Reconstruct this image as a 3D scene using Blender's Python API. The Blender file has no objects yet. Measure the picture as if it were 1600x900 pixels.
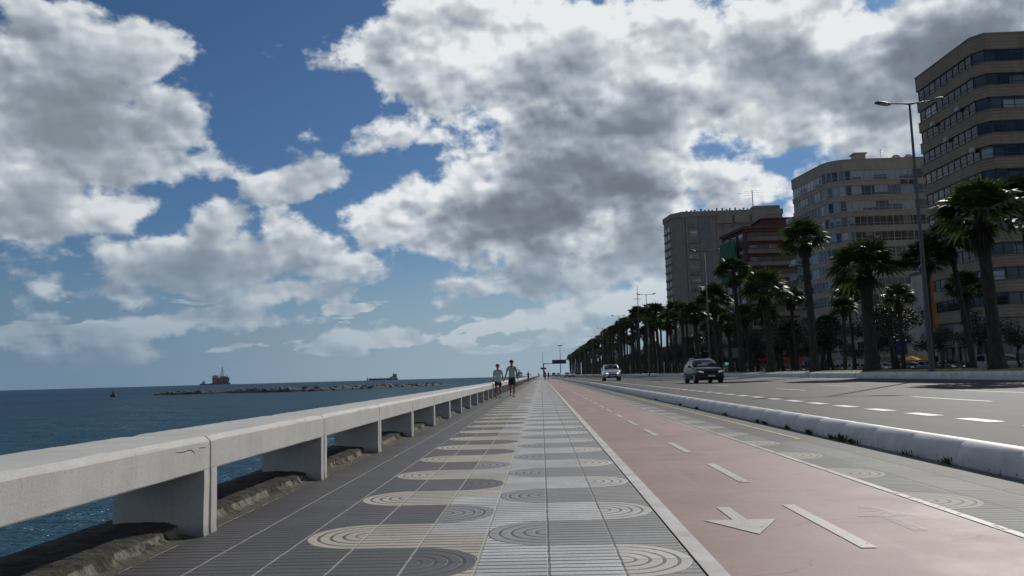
import bpy, bmesh, math, random
from mathutils import Vector, Matrix, noise as mnoise
R = math.radians
scene = bpy.context.scene
col = scene.collection
rng = random.Random(7)

# ---------------------------------------------------------------- camera, exposure
cam_d = bpy.data.cameras.new('camera')
cam = bpy.data.objects.new('camera', cam_d); col.objects.link(cam)
cam_d.sensor_width = 36.0; cam_d.lens = 27.79
cam_d.clip_start = 0.05; cam_d.clip_end = 20000
rot = Matrix(((0.99896050, 0.03052578, 0.03385412), (0.03699878, -0.10914641, -0.99333688), (-0.02662732, 0.99355686, -0.11016237)))
cam.matrix_world = Matrix.Translation((0, 0, 1.02)) @ rot.to_4x4()
scene.camera = cam
scene.render.resolution_x, scene.render.resolution_y = 1024, 576
scene.view_settings.view_transform = 'Standard'; scene.view_settings.look = 'None'
scene.view_settings.gamma = 1; scene.view_settings.use_curve_mapping = False
scene.view_settings.exposure = 0.0
scene.cycles.max_bounces = 6; scene.cycles.diffuse_bounces = 3; scene.cycles.glossy_bounces = 3
scene.cycles.transmission_bounces = 3; scene.cycles.transparent_max_bounces = 6
scene.cycles.sample_clamp_indirect = 4; scene.cycles.use_denoising = True
scene.cycles.caustics_reflective = False; scene.cycles.caustics_refractive = False

SUN_AZ, SUN_EL = 31.0, 30.0      # degrees from the promenade's axis (+Y) towards the road (+X)
sd = bpy.data.lights.new('sun', 'SUN'); sd.energy = 3.0; sd.angle = R(0.53); sd.color = (1, .95, .87)
so = bpy.data.objects.new('sun', sd); col.objects.link(so)
_s = Vector((math.sin(R(SUN_AZ)) * math.cos(R(SUN_EL)), math.cos(R(SUN_AZ)) * math.cos(R(SUN_EL)), math.sin(R(SUN_EL))))
so.rotation_euler = _s.to_track_quat('Z', 'Y').to_euler(); so.location = _s * 60

# ---------------------------------------------------------------- node helpers
class NT:
    def __init__(s, tree): s.t = tree; s.n = tree.nodes; s.l = tree.links
    def node(s, typ, **kw):
        n = s.n.new(typ)
        for k, v in kw.items(): setattr(n, k, v)
        return n
    def put(s, sock, v):
        if v is None: return
        if hasattr(v, 'is_output'): s.l.new(v, sock)
        elif isinstance(v, (tuple, list)) and len(v) == 3 and sock.type == 'RGBA': sock.default_value = (*v, 1)
        else: sock.default_value = v
    def m(s, op, a, b=None, c=None, clamp=False):
        n = s.node('ShaderNodeMath', operation=op, use_clamp=clamp)
        s.put(n.inputs[0], a); s.put(n.inputs[1], b); s.put(n.inputs[2], c)
        return n.outputs[0]
    def add(s, a, b): return s.m('ADD', a, b)
    def sub(s, a, b): return s.m('SUBTRACT', a, b)
    def mul(s, a, b): return s.m('MULTIPLY', a, b)
    def mx(s, a, b): return s.m('MAXIMUM', a, b)
    def mn(s, a, b): return s.m('MINIMUM', a, b)
    def vm(s, op, a, b=None, scale=None):
        n = s.node('ShaderNodeVectorMath', operation=op)
        s.put(n.inputs[0], a); s.put(n.inputs[1], b)
        if scale is not None: s.put(n.inputs['Scale'], scale)
        return n.outputs[0] if op not in ('LENGTH', 'DISTANCE', 'DOT_PRODUCT') else n.outputs[1]
    def sep(s, v):
        n = s.node('ShaderNodeSeparateXYZ'); s.put(n.inputs[0], v); return n.outputs
    def comb(s, x=0., y=0., z=0.):
        n = s.node('ShaderNodeCombineXYZ'); s.put(n.inputs[0], x); s.put(n.inputs[1], y); s.put(n.inputs[2], z); return n.outputs[0]
    def ss(s, v, a, b, lo=0., hi=1., mode='SMOOTHSTEP'):
        n = s.node('ShaderNodeMapRange', interpolation_type=mode); n.clamp = True if mode == 'LINEAR' else n.clamp
        s.put(n.inputs['Value'], v); s.put(n.inputs['From Min'], a); s.put(n.inputs['From Max'], b)
        s.put(n.inputs['To Min'], lo); s.put(n.inputs['To Max'], hi); return n.outputs[0]
    def noise(s, vec, scale, detail=4., rough=.5, dist=0., color=False, dims='3D'):
        n = s.node('ShaderNodeTexNoise', noise_dimensions=dims)
        s.put(n.inputs['Vector'], vec); n.inputs['Scale'].default_value = scale
        n.inputs['Detail'].default_value = detail; n.inputs['Roughness'].default_value = rough; n.inputs['Distortion'].default_value = dist
        return n.outputs['Color' if color else 'Fac']
    def vor(s, vec, scale, feature='F1', rand=1., out='Distance'):
        n = s.node('ShaderNodeTexVoronoi', feature=feature)
        s.put(n.inputs['Vector'], vec); n.inputs['Scale'].default_value = scale; n.inputs['Randomness'].default_value = rand
        return n.outputs[out]
    def white(s, vec):
        n = s.node('ShaderNodeTexWhiteNoise', noise_dimensions='3D'); s.put(n.inputs['Vector'], vec); return n.outputs['Value']
    def mix(s, f, a, b, blend='MIX'):
        n = s.node('ShaderNodeMix', data_type='RGBA', blend_type=blend)
        s.put(n.inputs[0], f); s.put(n.inputs[6], a); s.put(n.inputs[7], b); return n.outputs[2]
    def gmap(s, v, stops):
        n = s.node('ShaderNodeValToRGB'); s.put(n.inputs[0], v); e = n.color_ramp.elements
        while len(e) < len(stops): e.new(.5)
        for el, (p, c) in zip(e, stops): el.position = p; el.color = (*c, 1) if isinstance(c, tuple) else (c, c, c, 1)
        return n.outputs[0]
    def bump(s, h, strength=.3, dist=.01, normal=None):
        n = s.node('ShaderNodeBump'); s.put(n.inputs['Height'], h); n.inputs['Strength'].default_value = strength
        n.inputs['Distance'].default_value = dist
        if normal is not None: s.put(n.inputs['Normal'], normal)
        return n.outputs[0]

def new_mat(name):
    m = bpy.data.materials.new(name); m.use_nodes = True
    t = NT(m.node_tree); b = m.node_tree.nodes['Principled BSDF']
    t.bsdf = b
    return m, t, b

MATS = {}
def plain(name, colr, rough=.6, metal=0., var=.12, scale=3., bump=0., bdist=.01, spec=.5, emit=None, obj=True, detail=5., rand=0.):
    """a procedural coat: colour broken up by noise, a little bump"""
    if name in MATS: return MATS[name]
    m, t, b = new_mat(name)
    tc = t.node('ShaderNodeTexCoord')
    v = tc.outputs['Object'] if obj else t.node('ShaderNodeNewGeometry').outputs['Position']
    n = t.noise(v, scale, detail, .6)
    dark = tuple(c * (1 - var * 1.6) for c in colr); lite = tuple(min(1, c * (1 + var)) for c in colr)
    c = t.mix(t.ss(n, .3, .7), dark, lite)
    if rand:
        oi = t.node('ShaderNodeObjectInfo').outputs['Random']
        k = t.ss(oi, 0, 1, 1 - rand, 1 + rand, 'LINEAR')
        c = t.vm('SCALE', c, scale=k)
    t.put(b.inputs['Base Color'], c)
    b.inputs['Roughness'].default_value = rough; b.inputs['Metallic'].default_value = metal
    b.inputs['Specular IOR Level'].default_value = spec
    if bump:
        t.put(b.inputs['Normal'], t.bump(t.noise(v, scale * 6, 6, .65), bump, bdist))
    if emit:
        b.inputs['Emission Color'].default_value = (*colr, 1); b.inputs['Emission Strength'].default_value = emit
    MATS[name] = m
    return m

# ---------------------------------------------------------------- mesh helpers
class MB:
    """collects shapes; build() links them as one mesh object"""
    def __init__(s): s.bm = bmesh.new(); s.mi = 0
    def _mark(s, faces):
        for f in faces: f.material_index = s.mi
    def poly(s, pts):
        vs = [s.bm.verts.new(p) for p in pts]; f = s.bm.faces.new(vs); f.material_index = s.mi; return f
    def box(s, c, d, rz=0., ry=0., rx=0., bevel=0.):
        g = bmesh.ops.create_cube(s.bm, size=1)
        mt = Matrix.Translation(c) @ Matrix.Rotation(rz, 4, 'Z') @ Matrix.Rotation(ry, 4, 'Y') @ Matrix.Rotation(rx, 4, 'X') @ Matrix.Diagonal((*d, 1))
        bmesh.ops.transform(s.bm, matrix=mt, verts=g['verts'])
        fs = set(f for v in g['verts'] for f in v.link_faces)
        s._mark(fs)
        if bevel:
            es = set(e for v in g['verts'] for e in v.link_edges)
            r = bmesh.ops.bevel(s.bm, geom=list(es), offset=bevel, segments=2, affect='EDGES', profile=.6)
            s._mark(r['faces'])
        return s
    def b2(s, a, b, bevel=0.):
        return s.box([(p + q) / 2 for p, q in zip(a, b)], [abs(q - p) for p, q in zip(a, b)], bevel=bevel)
    def tube(s, pts, rad, seg=8, cap=True):
        pts = [Vector(p) for p in pts]
        if not isinstance(rad, (list, tuple)): rad = [rad] * len(pts)
        rings = []; prev = None
        for i, p in enumerate(pts):
            a = pts[max(0, i - 1)]; b = pts[min(len(pts) - 1, i + 1)]
            d = (b - a).normalized()
            ref = prev if prev is not None else (Vector((0, 0, 1)) if abs(d.z) < .9 else Vector((1, 0, 0)))
            u = (ref - d * ref.dot(d)).normalized(); w = d.cross(u); prev = u
            rings.append([s.bm.verts.new(p + (u * math.cos(k * 2 * math.pi / seg) + w * math.sin(k * 2 * math.pi / seg)) * rad[i]) for k in range(seg)])
        for r0, r1 in zip(rings, rings[1:]):
            for k in range(seg):
                f = s.bm.faces.new((r0[k], r0[(k + 1) % seg], r1[(k + 1) % seg], r1[k])); f.material_index = s.mi; f.smooth = True
        if cap:
            for r in (rings[0][::-1], rings[-1]):
                f = s.bm.faces.new(r); f.material_index = s.mi
        return s
    def loft(s, rings, closed=True, cap=True, smooth=True):
        rr = [[s.bm.verts.new(p) for p in r] for r in rings]; n = len(rings[0])
        for a, b in zip(rr, rr[1:]):
            for k in range(n if closed else n - 1):
                f = s.bm.faces.new((a[k], a[(k + 1) % n], b[(k + 1) % n], b[k])); f.material_index = s.mi; f.smooth = smooth
        if cap:
            for r in (rr[0][::-1], rr[-1]):
                f = s.bm.faces.new(r); f.material_index = s.mi
        return s
    def prism(s, pts, z0, z1):
        """extrude a footprint polygon"""
        return s.loft([[(x, y, z0) for x, y in pts], [(x, y, z1) for x, y in pts]], smooth=False)
    def ball(s, c, r, seg=12, rings=8):
        g = bmesh.ops.create_uvsphere(s.bm, u_segments=seg, v_segments=rings, radius=1)
        r = r if isinstance(r, (tuple, list)) else (r, r, r)
        bmesh.ops.transform(s.bm, matrix=Matrix.Translation(c) @ Matrix.Diagonal((*r, 1)), verts=g['verts'])
        fs = set(f for v in g['verts'] for f in v.link_faces); s._mark(fs)
        for f in fs: f.smooth = True
        return s
    def mesh(s, name, mats):
        bmesh.ops.recalc_face_normals(s.bm, faces=s.bm.faces)
        me = bpy.data.meshes.new(name); s.bm.to_mesh(me); s.bm.free()
        for m in (mats if isinstance(mats, (list, tuple)) else [mats]): me.materials.append(m)
        return me
    def build(s, name, mats, parent=None, loc=None):
        return link(name, s.mesh(name, mats), parent, loc)
def link(name, me, parent=None, loc=None):
    o = bpy.data.objects.new(name, me); col.objects.link(o)
    if parent is not None: o.parent = parent
    if loc is not None: o.location = loc
    return o
def tag(o, label=None, cat=None, group=None, kind=None):
    for k, v in (('label', label), ('category', cat), ('group', group), ('kind', kind)):
        if v: o[k] = v
    return o
def thing(name, loc, label, cat, group=None, rz=0.):
    o = bpy.data.objects.new(name, None); col.objects.link(o); o.location = loc; o.rotation_euler = (0, 0, rz)
    o.empty_display_size = .2
    return tag(o, label, cat, group)
def copy_tree(o, parent=None):
    kids = list(o.children)
    c = o.copy(); col.objects.link(c)
    if parent is not None: c.parent = parent
    for k in kids: copy_tree(k, c)
    return c

# ---------------------------------------------------------------- sky: Nishita + procedural cumulus laid out by compass direction
COVER = [(-3.174, 1.901, 1.059, 0.687, 3, 0.92), (-2.783, 2.132, 0.504, 0.398, 3, 0.92), (-3.363, 2.173, 0.725, 0.345, 3, 0.92), (-2.595, 1.773, 0.514, 0.521, 3, 0.92), (-3.014, 1.526, 1.209, 0.476, 3, 0.92), (-2.354, 1.469, 0.597, 0.234, 3, 0.5940000000000001), (-3.368, 2.301, 0.689, 0.148, 3, 0.8280000000000001), (-3.328, 1.216, 0.773, 0.435, 3, 0.92), (-2.89, 1.109, 0.741, 0.28, 3, 0.92), (-3.479, 1.587, 0.697, 0.777, 3, 0.92), (-2.298, 1.035, 0.436, 0.33, 3, 0.92), (-2.456, 0.814, 0.891, 0.438, 3, 0.92), (-2.003, 0.825, 0.617, 0.338, 3, 0.92), (-1.613, 0.831, 0.626, 0.424, 3, 0.66), (-1.369, 0.764, 0.687, 0.277, 3, 0.5940000000000001), (-1.83, 0.597, 1.008, 0.26, 3, 0.782), (-2.289, 0.438, 1.112, 0.202, 3, 0.782), (-2.802, 0.615, 0.646, 0.266, 3, 0.7176), (-3.344, 0.699, 0.639, 0.442, 3, 0.561), (-3.381, 0.303, 0.472, 0.339, 3, 0.627), (-2.792, 0.199, 1.181, 0.173, 3, 0.43560000000000004), (-3.088, 0.336, 0.716, 0.283, 3, 0.4752), (-3.423, 1.002, 0.728, 0.363, 3, 0.528), (-1.725, 1.363, 0.533, 0.218, 11, 0.874), (-1.547, 1.413, 0.366, 0.314, 3, 0.627), (-1.789, 1.074, 0.407, 0.33, 3, 0.561), (-1.897, 0.925, 0.216, 0.189, 3, 0.528), (-1.637, 1.717, 0.47, 0.362, 3, 0.4092), (-1.101, 0.305, 0.662, 0.116, 3, 0.782), (-1.301, 0.855, 0.566, 0.177, 3, 0.5940000000000001), (-1.162, 1.128, 0.485, 0.371, 3, 0.92), (-0.836, 1.334, 0.607, 0.534, 23, 0.66), (-0.553, 1.378, 0.644, 0.449, 3, 0.92), (-0.653, 1.081, 1.037, 0.266, 3, 0.92), (-0.226, 1.234, 0.885, 0.585, 3, 0.92), (0.203, 1.357, 1.202, 0.696, 3, 0.92), (0.765, 1.373, 1.173, 0.725, 3, 0.92), (1.175, 1.387, 0.493, 0.451, 3, 0.92), (0.045, 0.857, 0.876, 0.315, 3, 0.92), (-0.099, 0.723, 0.557, 0.237, 3, 0.92), (0.508, 0.793, 0.862, 0.352, 3, 0.92), (0.746, 0.965, 0.66, 0.62, 3, 0.92), (1.25, 1.114, 0.518, 0.419, 3, 0.66), (-1.105, 2.338, 0.523, 0.341, 3, 0.92), (-1.316, 2.212, 0.565, 0.24, 3, 0.528), (-0.727, 2.219, 0.897, 0.58, 3, 0.92), (-0.528, 2.515, 1.072, 0.422, 3, 0.92), (0.092, 2.249, 1.391, 0.797, 3, 0.92), (0.805, 2.203, 1.587, 0.932, 3, 0.92), (1.708, 2.142, 1.459, 0.829, 3, 0.92), (2.521, 2.006, 1.611, 0.757, 3, 0.92), (3.103, 1.958, 0.974, 0.997, 3, 0.92), (0.783, 1.773, 1.417, 0.559, 3, 0.92), (-0.019, 1.817, 0.65, 0.49, 3, 0.92), (-0.685, 1.916, 0.793, 0.608, 3, 0.5940000000000001), (-0.924, 1.751, 1.128, 0.331, 3, 0.4752), (1.518, 1.917, 0.668, 0.357, 3, 0.92), (1.926, 1.59, 0.655, 0.311, 3, 0.874), (2.287, 1.519, 0.73, 0.453, 3, 0.92), (1.737, 1.614, 0.784, 0.328, 3, 0.561), (2.039, 1.427, 0.616, 0.349, 3, 0.5940000000000001), (2.637, 1.1, 0.618, 0.551, 3, 0.92), (1.586, 1.253, 0.449, 0.216, 13, 0.561), (1.43, 1.188, 0.721, 0.22, 3, 0.5940000000000001), (1.743, 1.05, 0.694, 0.193, 3, 0.5940000000000001), (1.127, 1.744, 0.531, 0.408, 3, 0.66), (0.032, 0.431, 1.106, 0.118, 10, 0.92), (-0.388, 0.35, 0.697, 0.074, 7, 0.874), (0.497, 0.517, 0.81, 0.244, 3, 0.874), (0.773, 0.552, 0.638, 0.431, 3, 0.66), (0.364, 0.638, 0.571, 0.204, 3, 0.874), (-1.033, 0.3, 0.543, 0.086, 3, 0.92), (-0.206, 0.23, 0.67, 0.057, 3, 0.7360000000000001), (-0.521, 0.677, 0.93, 0.208, 3, 0.4752), (-0.709, 0.56, 0.661, 0.132, 3, 0.528), (-0.757, 0.427, 0.893, 0.119, 3, 0.495), (0.534, 0.286, 0.846, 0.085, 3, 0.7360000000000001), (-0.492, 2.003, 0.677, 0.565, 3, 0.66), (0.107, 1.316, 1.652, 0.833, 3, 1.104), (-0.276, 1.121, 1.006, 0.421, 3, 1.104), (0.548, 1.745, 1.784, 0.605, 3, 1.104), (0.748, 1.011, 0.925, 0.638, 3, 1.058), (1.912, 1.989, 1.902, 0.743, 3, 1.104), (2.698, 1.853, 1.417, 0.863, 3, 1.1500000000000001), (0.328, 2.151, 1.932, 0.735, 3, 1.058), (-3.236, 1.619, 1.008, 0.911, 3, 1.058), (-2.293, 0.754, 0.77, 0.332, 3, 0.92), (0.914, 0.683, 0.634, 0.643, 3, 0.66), (-0.102, 0.639, 0.636, 0.158, 3, 0.92), (0.288, 0.479, 0.864, 0.11, 11, 0.92)]
DARK = [(-3.166, 1.668, 1.053, 0.398, 3, 0.55), (-2.827, 1.607, 0.789, 0.261, 3, 0.5), (-3.405, 1.442, 0.528, 0.328, 3, 0.5), (-2.456, 0.78, 0.513, 0.189, 3, 0.55), (-2.747, 0.679, 0.522, 0.157, 3, 0.5), (-1.874, 0.672, 0.439, 0.136, 3, 0.5), (-2.289, 0.451, 0.903, 0.133, 3, 0.42), (-1.7, 0.516, 0.519, 0.107, 3, 0.45), (-3.309, 0.661, 0.294, 0.169, 3, 0.3), (-3.398, 0.303, 0.229, 0.107, 3, 0.4), (-0.44, 1.17, 0.641, 0.265, -5, 0.95), (-0.933, 1.005, 0.748, 0.117, 7, 0.6), (0.066, 1.49, 0.885, 0.384, 3, 0.75), (0.29, 1.171, 1.033, 0.389, 3, 0.8), (0.757, 1.215, 0.7, 0.384, 3, 0.8), (1.037, 1.331, 0.459, 0.302, 3, 0.7), (-0.266, 1.509, 0.484, 0.307, 3, 0.65), (0.411, 1.841, 1.203, 0.254, -3, 0.62), (0.836, 1.9, 1.099, 0.25, 3, 0.55), (0.302, 0.848, 0.592, 0.188, 3, 0.85), (-0.124, 0.668, 0.333, 0.087, 3, 0.65), (1.407, 2.265, 0.981, 0.346, 3, 0.4), (2.708, 1.969, 1.241, 0.518, 3, 0.62), (3.113, 2.068, 0.972, 0.554, 3, 0.7), (2.379, 1.69, 0.393, 0.273, 3, 0.45), (2.058, 1.698, 0.413, 0.168, 3, 0.35), (0.329, 2.173, 0.324, 0.131, -17, 0.5), (1.319, 1.551, 0.45, 0.369, 3, 0.45), (1.25, 1.114, 0.374, 0.227, 3, 0.5), (0.646, 0.787, 0.466, 0.156, 3, 0.45), (-1.118, 0.901, 0.623, 0.062, 3, 0.45), (-0.373, 1.007, 0.958, 0.204, 3, 0.6), (0.297, 1.353, 2.073, 0.694, 3, 0.35), (2.133, 2.156, 2.269, 0.736, 3, 0.28), (2.849, 1.47, 0.716, 0.397, 3, 0.4), (-3.128, 1.633, 1.433, 0.735, 3, 0.3), (0.595, 1.742, 1.428, 0.3, -1, 0.4), (-2.21, 0.69, 1.551, 0.444, 3, 0.22), (-0.006, 0.72, 0.872, 0.315, 3, 0.25)]
BRIGHT = [(-0.193, 2.386, 1.856, 0.537, 3, 0.85), (0.847, 2.115, 1.409, 0.407, 3, 0.75), (1.678, 1.685, 1.089, 0.338, 18, 0.8), (1.002, 1.534, 0.652, 0.282, 3, 0.7), (1.184, 1.954, 0.648, 0.306, 3, 0.8), (2.136, 2.196, 0.453, 0.219, 28, 0.75), (0.145, 2.374, 0.847, 0.302, 3, 0.6), (-0.627, 2.39, 0.693, 0.335, 3, 0.55), (1.349, 2.064, 0.64, 0.267, 3, 0.6), (0.634, 1.561, 0.594, 0.178, -17, 0.7), (0.214, 1.651, 0.303, 0.143, 3, 0.6), (0.96, 1.604, 0.364, 0.113, 3, 0.5), (1.608, 1.948, 0.414, 0.199, 33, 0.6), (-0.551, 1.491, 0.227, 0.289, 3, 0.5), (-1.208, 1.196, 0.294, 0.289, 3, 0.5), (-0.881, 1.447, 0.262, 0.216, 3, 0.6), (0.503, 0.655, 0.44, 0.118, 3, 0.6), (0.356, 0.43, 1.103, 0.192, 7, 0.8), (0.771, 0.506, 0.433, 0.439, 3, 0.8), (1.271, 1.489, 0.142, 0.21, 3, 0.6), (2.085, 1.506, 0.385, 0.199, 3, 0.6), (-2.916, 2.055, 0.739, 0.31, 3, 0.35), (-2.682, 2.086, 0.256, 0.253, 3, 0.35)]

w = bpy.data.worlds.new('World'); scene.world = w; w.use_nodes = True
t = NT(w.node_tree); bg = w.node_tree.nodes['Background']
d = t.node('ShaderNodeTexCoord').outputs['Generated']
dx, dy, dz = t.sep(d)
elc = t.mx(dz, 0.004)                                # below the horizon the sky goes on as at the horizon
sky = t.node('ShaderNodeTexSky', sky_type='NISHITA')
sky.sun_disc = False; sky.sun_elevation = R(SUN_EL); sky.sun_rotation = R(SUN_AZ)
sky.air_density = 1.0; sky.dust_density = .6; sky.ozone_density = 2.0; sky.altitude = 0
t.put(sky.inputs[0], t.comb(dx, dy, elc))
az = t.mul(t.m('ARCTAN2', dx, dy), 5.7296); el = t.mul(t.m('ARCSINE', elc), 5.7296)
uv = t.comb(az, el, 0.)
wn = t.noise(t.vm('ADD', uv, (3.1, 7.7, 1.3)), 2.6, 4, .55, color=True)
warp = t.vm('ADD', uv, t.vm('MULTIPLY', t.vm('SUBTRACT', wn, (.5, .5, .5)), (.30, .22, 0.)))
def blobs(lst, src):
    acc = None
    for a, e, rx, ry, ro, wt in lst:
        mp = t.node('ShaderNodeMapping', vector_type='TEXTURE')
        t.put(mp.inputs['Vector'], src)
        mp.inputs['Location'].default_value = (a, e, 0); mp.inputs['Rotation'].default_value = (0, 0, R(ro)); mp.inputs['Scale'].default_value = (rx, ry, 1)
        g = t.node('ShaderNodeTexGradient', gradient_type='SPHERICAL'); t.l.new(mp.outputs[0], g.inputs[0])
        o = t.mul(g.outputs['Fac'], wt)
        acc = o if acc is None else t.m('SMOOTH_MAX', acc, o, .08)
    return acc
cov = blobs(COVER, warp)
# the rest of the sky (outside the photograph's frame) carries broken cloud of its own
far = t.mx(t.ss(t.m('ABSOLUTE', t.add(az, .1)), 3.5, 4.4), t.ss(el, 2.5, 3.1))
rest = t.mul(t.ss(t.noise(t.vm('ADD', uv, (9., 2., 4.)), .55, 3, .5), .42, .72), far)
cov = t.mx(cov, rest)
# small fair-weather clouds in rows, low over the water
lown = t.noise(t.vm('ADD', t.vm('MULTIPLY', uv, (1., 3.6, 1.)), (5.3, 1.1, 8.)), 1.55, 4, .55)
lowc = t.mul(t.mul(t.ss(lown, .43, .66), .74), t.mul(t.ss(el, .10, .24), t.ss(el, .95, .55)))
cov = t.mx(cov, lowc)
nv = t.vm('ADD', t.vm('MULTIPLY', uv, (1., 1.35, 1.)), (1.7, .4, 2.))
wn2 = t.vm('SUBTRACT', t.noise(nv, 5., 3, .55, color=True), (.5, .5, .5))
pv = t.vm('ADD', nv, t.vm('MULTIPLY', wn2, (.16, .16, 0.)))
def puffs(v):                                        # cauliflower heads: rounded cells at two sizes
    def cell(sc, k):
        n = t.node('ShaderNodeTexVoronoi', feature='SMOOTH_F1', voronoi_dimensions='2D'); t.put(n.inputs['Vector'], v)
        n.inputs['Scale'].default_value = sc; n.inputs['Smoothness'].default_value = .35
        return t.mul(t.sub(.75, n.outputs['Distance']), k)
    return t.add(t.add(cell(1.5, .60), cell(4.2, .26)), cell(10., .13))
f1 = t.noise(nv, 1.9, 11, .60)
pa = puffs(pv)
lite = (.03, .07, 0.)                               # the sun stands up and to the right of the picture
fa = t.add(t.noise(nv, 1.7, 3, .45), t.mul(pa, .55))
nv2 = t.vm('ADD', nv, lite)
fb = t.add(t.noise(nv2, 1.7, 3, .45), t.mul(puffs(t.vm('ADD', pv, lite)), .55))
dens = t.add(t.add(cov, t.mul(t.sub(f1, .5), 1.25)), t.mul(t.sub(pa, .36), .42))
alpha = t.ss(dens, .29, .48)
thick = t.ss(dens, .40, 1.0)
# how much cloud lies between here and the sun: one step up and to the right through the same layer
off = (.05, .13, 0.)
covS = blobs(COVER, t.vm('ADD', warp, off))
densS = t.add(t.add(covS, t.mul(t.sub(t.noise(t.vm('ADD', nv, (.05, .175, 0.)), 1.9, 5, .55), .5), 1.25)), t.mul(t.sub(puffs(t.vm('ADD', pv, (.05, .175, 0.))), .36), .42))
shade = t.ss(densS, .12, .95)
relief = t.mul(t.mul(t.sub(fa, fb), 2.9), t.sub(1., t.mul(thick, .5)))
drk = blobs(DARK, warp); bri = blobs(BRIGHT, warp)
lum = t.add(t.ss(az, -2.3, -.9, .97, 1.09), relief)
lum = t.sub(lum, t.mul(thick, .10))
lum = t.sub(lum, t.mul(shade, .49))
lum = t.sub(lum, t.mul(t.ss(drk, 0., .70, 0., .36), t.ss(dens, .42, .85)))
lum = t.add(lum, t.mul(t.ss(bri, 0., .8, 0., .34), t.ss(az, -1.5, .3, .5, 1.)))
lum = t.add(lum, t.mul(t.sub(t.noise(nv, 1.1, 4, .55), .5), .50))
lum = t.add(lum, t.mul(t.mul(t.sub(t.noise(nv, 4.2, 6, .6), .5), .42), t.ss(az, -2.2, -.6, .35, 1.)))
lum = t.mul(lum, .93)
cl = t.gmap(lum, [(0., (.155, .182, .222)), (.22, (.195, .23, .277)), (.5, (.32, .365, .43)), (.8, (.56, .61, .65)), (1., (.80, .83, .845))])
STR = .05
blue = t.mix(1., sky.outputs[0], (.53, .79, 1.07), 'MULTIPLY')
blue = t.mix(t.ss(az, .2, 2.4), blue, t.vm('MULTIPLY', blue, (.52, .66, .80)))
hor = t.mix(t.ss(az, -3.4, -.2), (2.9, 4.6, 6.7), (5.9, 7.8, 9.4))
blue = t.mix(t.ss(el, 0., 1.15, .95, 0.), blue, hor)
cl = t.mix(t.ss(az, -2.2, -.7, .26, .0), cl, (.34, .395, .455))      # the air between dulls the clouds over the sea
cl = t.vm('SCALE', cl, scale=1 / STR)
cl = t.mix(t.ss(el, .1, 1.2, .60, 0.), cl, hor)       # clouds near the horizon sink into the air
final = t.mix(t.mul(alpha, t.mul(t.ss(el, .03, .26, 0., 1.), t.ss(el, .2, 1., .72, 1.))), blue, cl)
t.put(bg.inputs['Color'], final); bg.inputs['Strength'].default_value = STR
w.cycles.sampling_method = 'MANUAL'; w.cycles.sample_map_resolution = 512

# ---------------------------------------------------------------- ground, promenade, bike lane, kerbs, road
def sheet(name, x0, x1, y0, y1, z, mat, kind='structure', nx=1, ny=1):
    b = MB()
    for i in range(nx):
        for j in range(ny):
            xa, xb = x0 + (x1 - x0) * i / nx, x0 + (x1 - x0) * (i + 1) / nx
            ya, yb = y0 + (y1 - y0) * j / ny, y0 + (y1 - y0) * (j + 1) / ny
            b.poly([(xa, ya, z), (xb, ya, z), (xb, yb, z), (xa, yb, z)])
    bmesh.ops.remove_doubles(b.bm, verts=b.bm.verts, dist=1e-5)
    return tag(b.build(name, mat), kind=kind)

# --- patterned paving of the promenade
m, t, b = new_mat('wave_paving')
P = t.node('ShaderNodeTexCoord').outputs['Object']
wob = t.vm('SCALE', t.vm('SUBTRACT', t.noise(P, 9, 2, .5, color=True), (.5, .5, .5)), scale=.010)
Pw = t.vm('ADD', P, wob)
X, Y, _ = t.sep(Pw)
CW, RH, X0, Y0 = .394, .80, .01, 4.9
r = t.m('DIVIDE', t.sub(Y, Y0), RH)
fr = t.m('FRACT', r)                                   # math FRACT is floor-based
par = t.m('MODULO', t.m('FLOOR', t.add(r, 1000.)), 2.)  # 0 even band, 1 odd band
odd = t.m('GREATER_THAN', par, .5); even = t.sub(1., odd)
yl = t.mul(t.sub(fr, .5), RH)
def gt(a, k): return t.m('GREATER_THAN', a, k)
def lt(a, k): return t.m('LESS_THAN', a, k)
def between(a, lo, hi): return t.mul(gt(a, lo), lt(a, hi))
def dist(cx):
    ex = t.mul(t.sub(X, cx), .4 / CW)
    return t.m('SQRT', t.add(t.mul(ex, ex), t.mul(yl, yl)))
e = [X0 + CW * k for k in range(-6, 3)]               # joints; e[6] = .01
dA, dB, dC, dD = dist(e[3]), dist(e[4]), dist(e[6]), dist(e[7])
inA = t.mul(t.mul(even, lt(dA, .4)), between(X, e[2], e[3]))
inB = t.mul(t.mul(odd, lt(dB, .4)), between(X, e[4], e[5]))
inC = t.mul(t.mul(even, lt(dC, .4)), between(X, e[5], e[6]))
inD = t.mul(t.mul(odd, lt(dD, .4)), between(X, e[7], 5.))
zone = lt(X, e[5])
c2 = between(X, e[4], e[5])
beige = t.mx(t.mx(inA, t.mul(even, between(X, e[3], e[5]))), t.mul(c2, t.sub(1., inB)))
white = t.mx(t.mul(between(X, e[5], e[6]), t.sub(1., inC)), t.mx(t.mul(odd, between(X, e[6], e[7])), inD))
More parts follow.
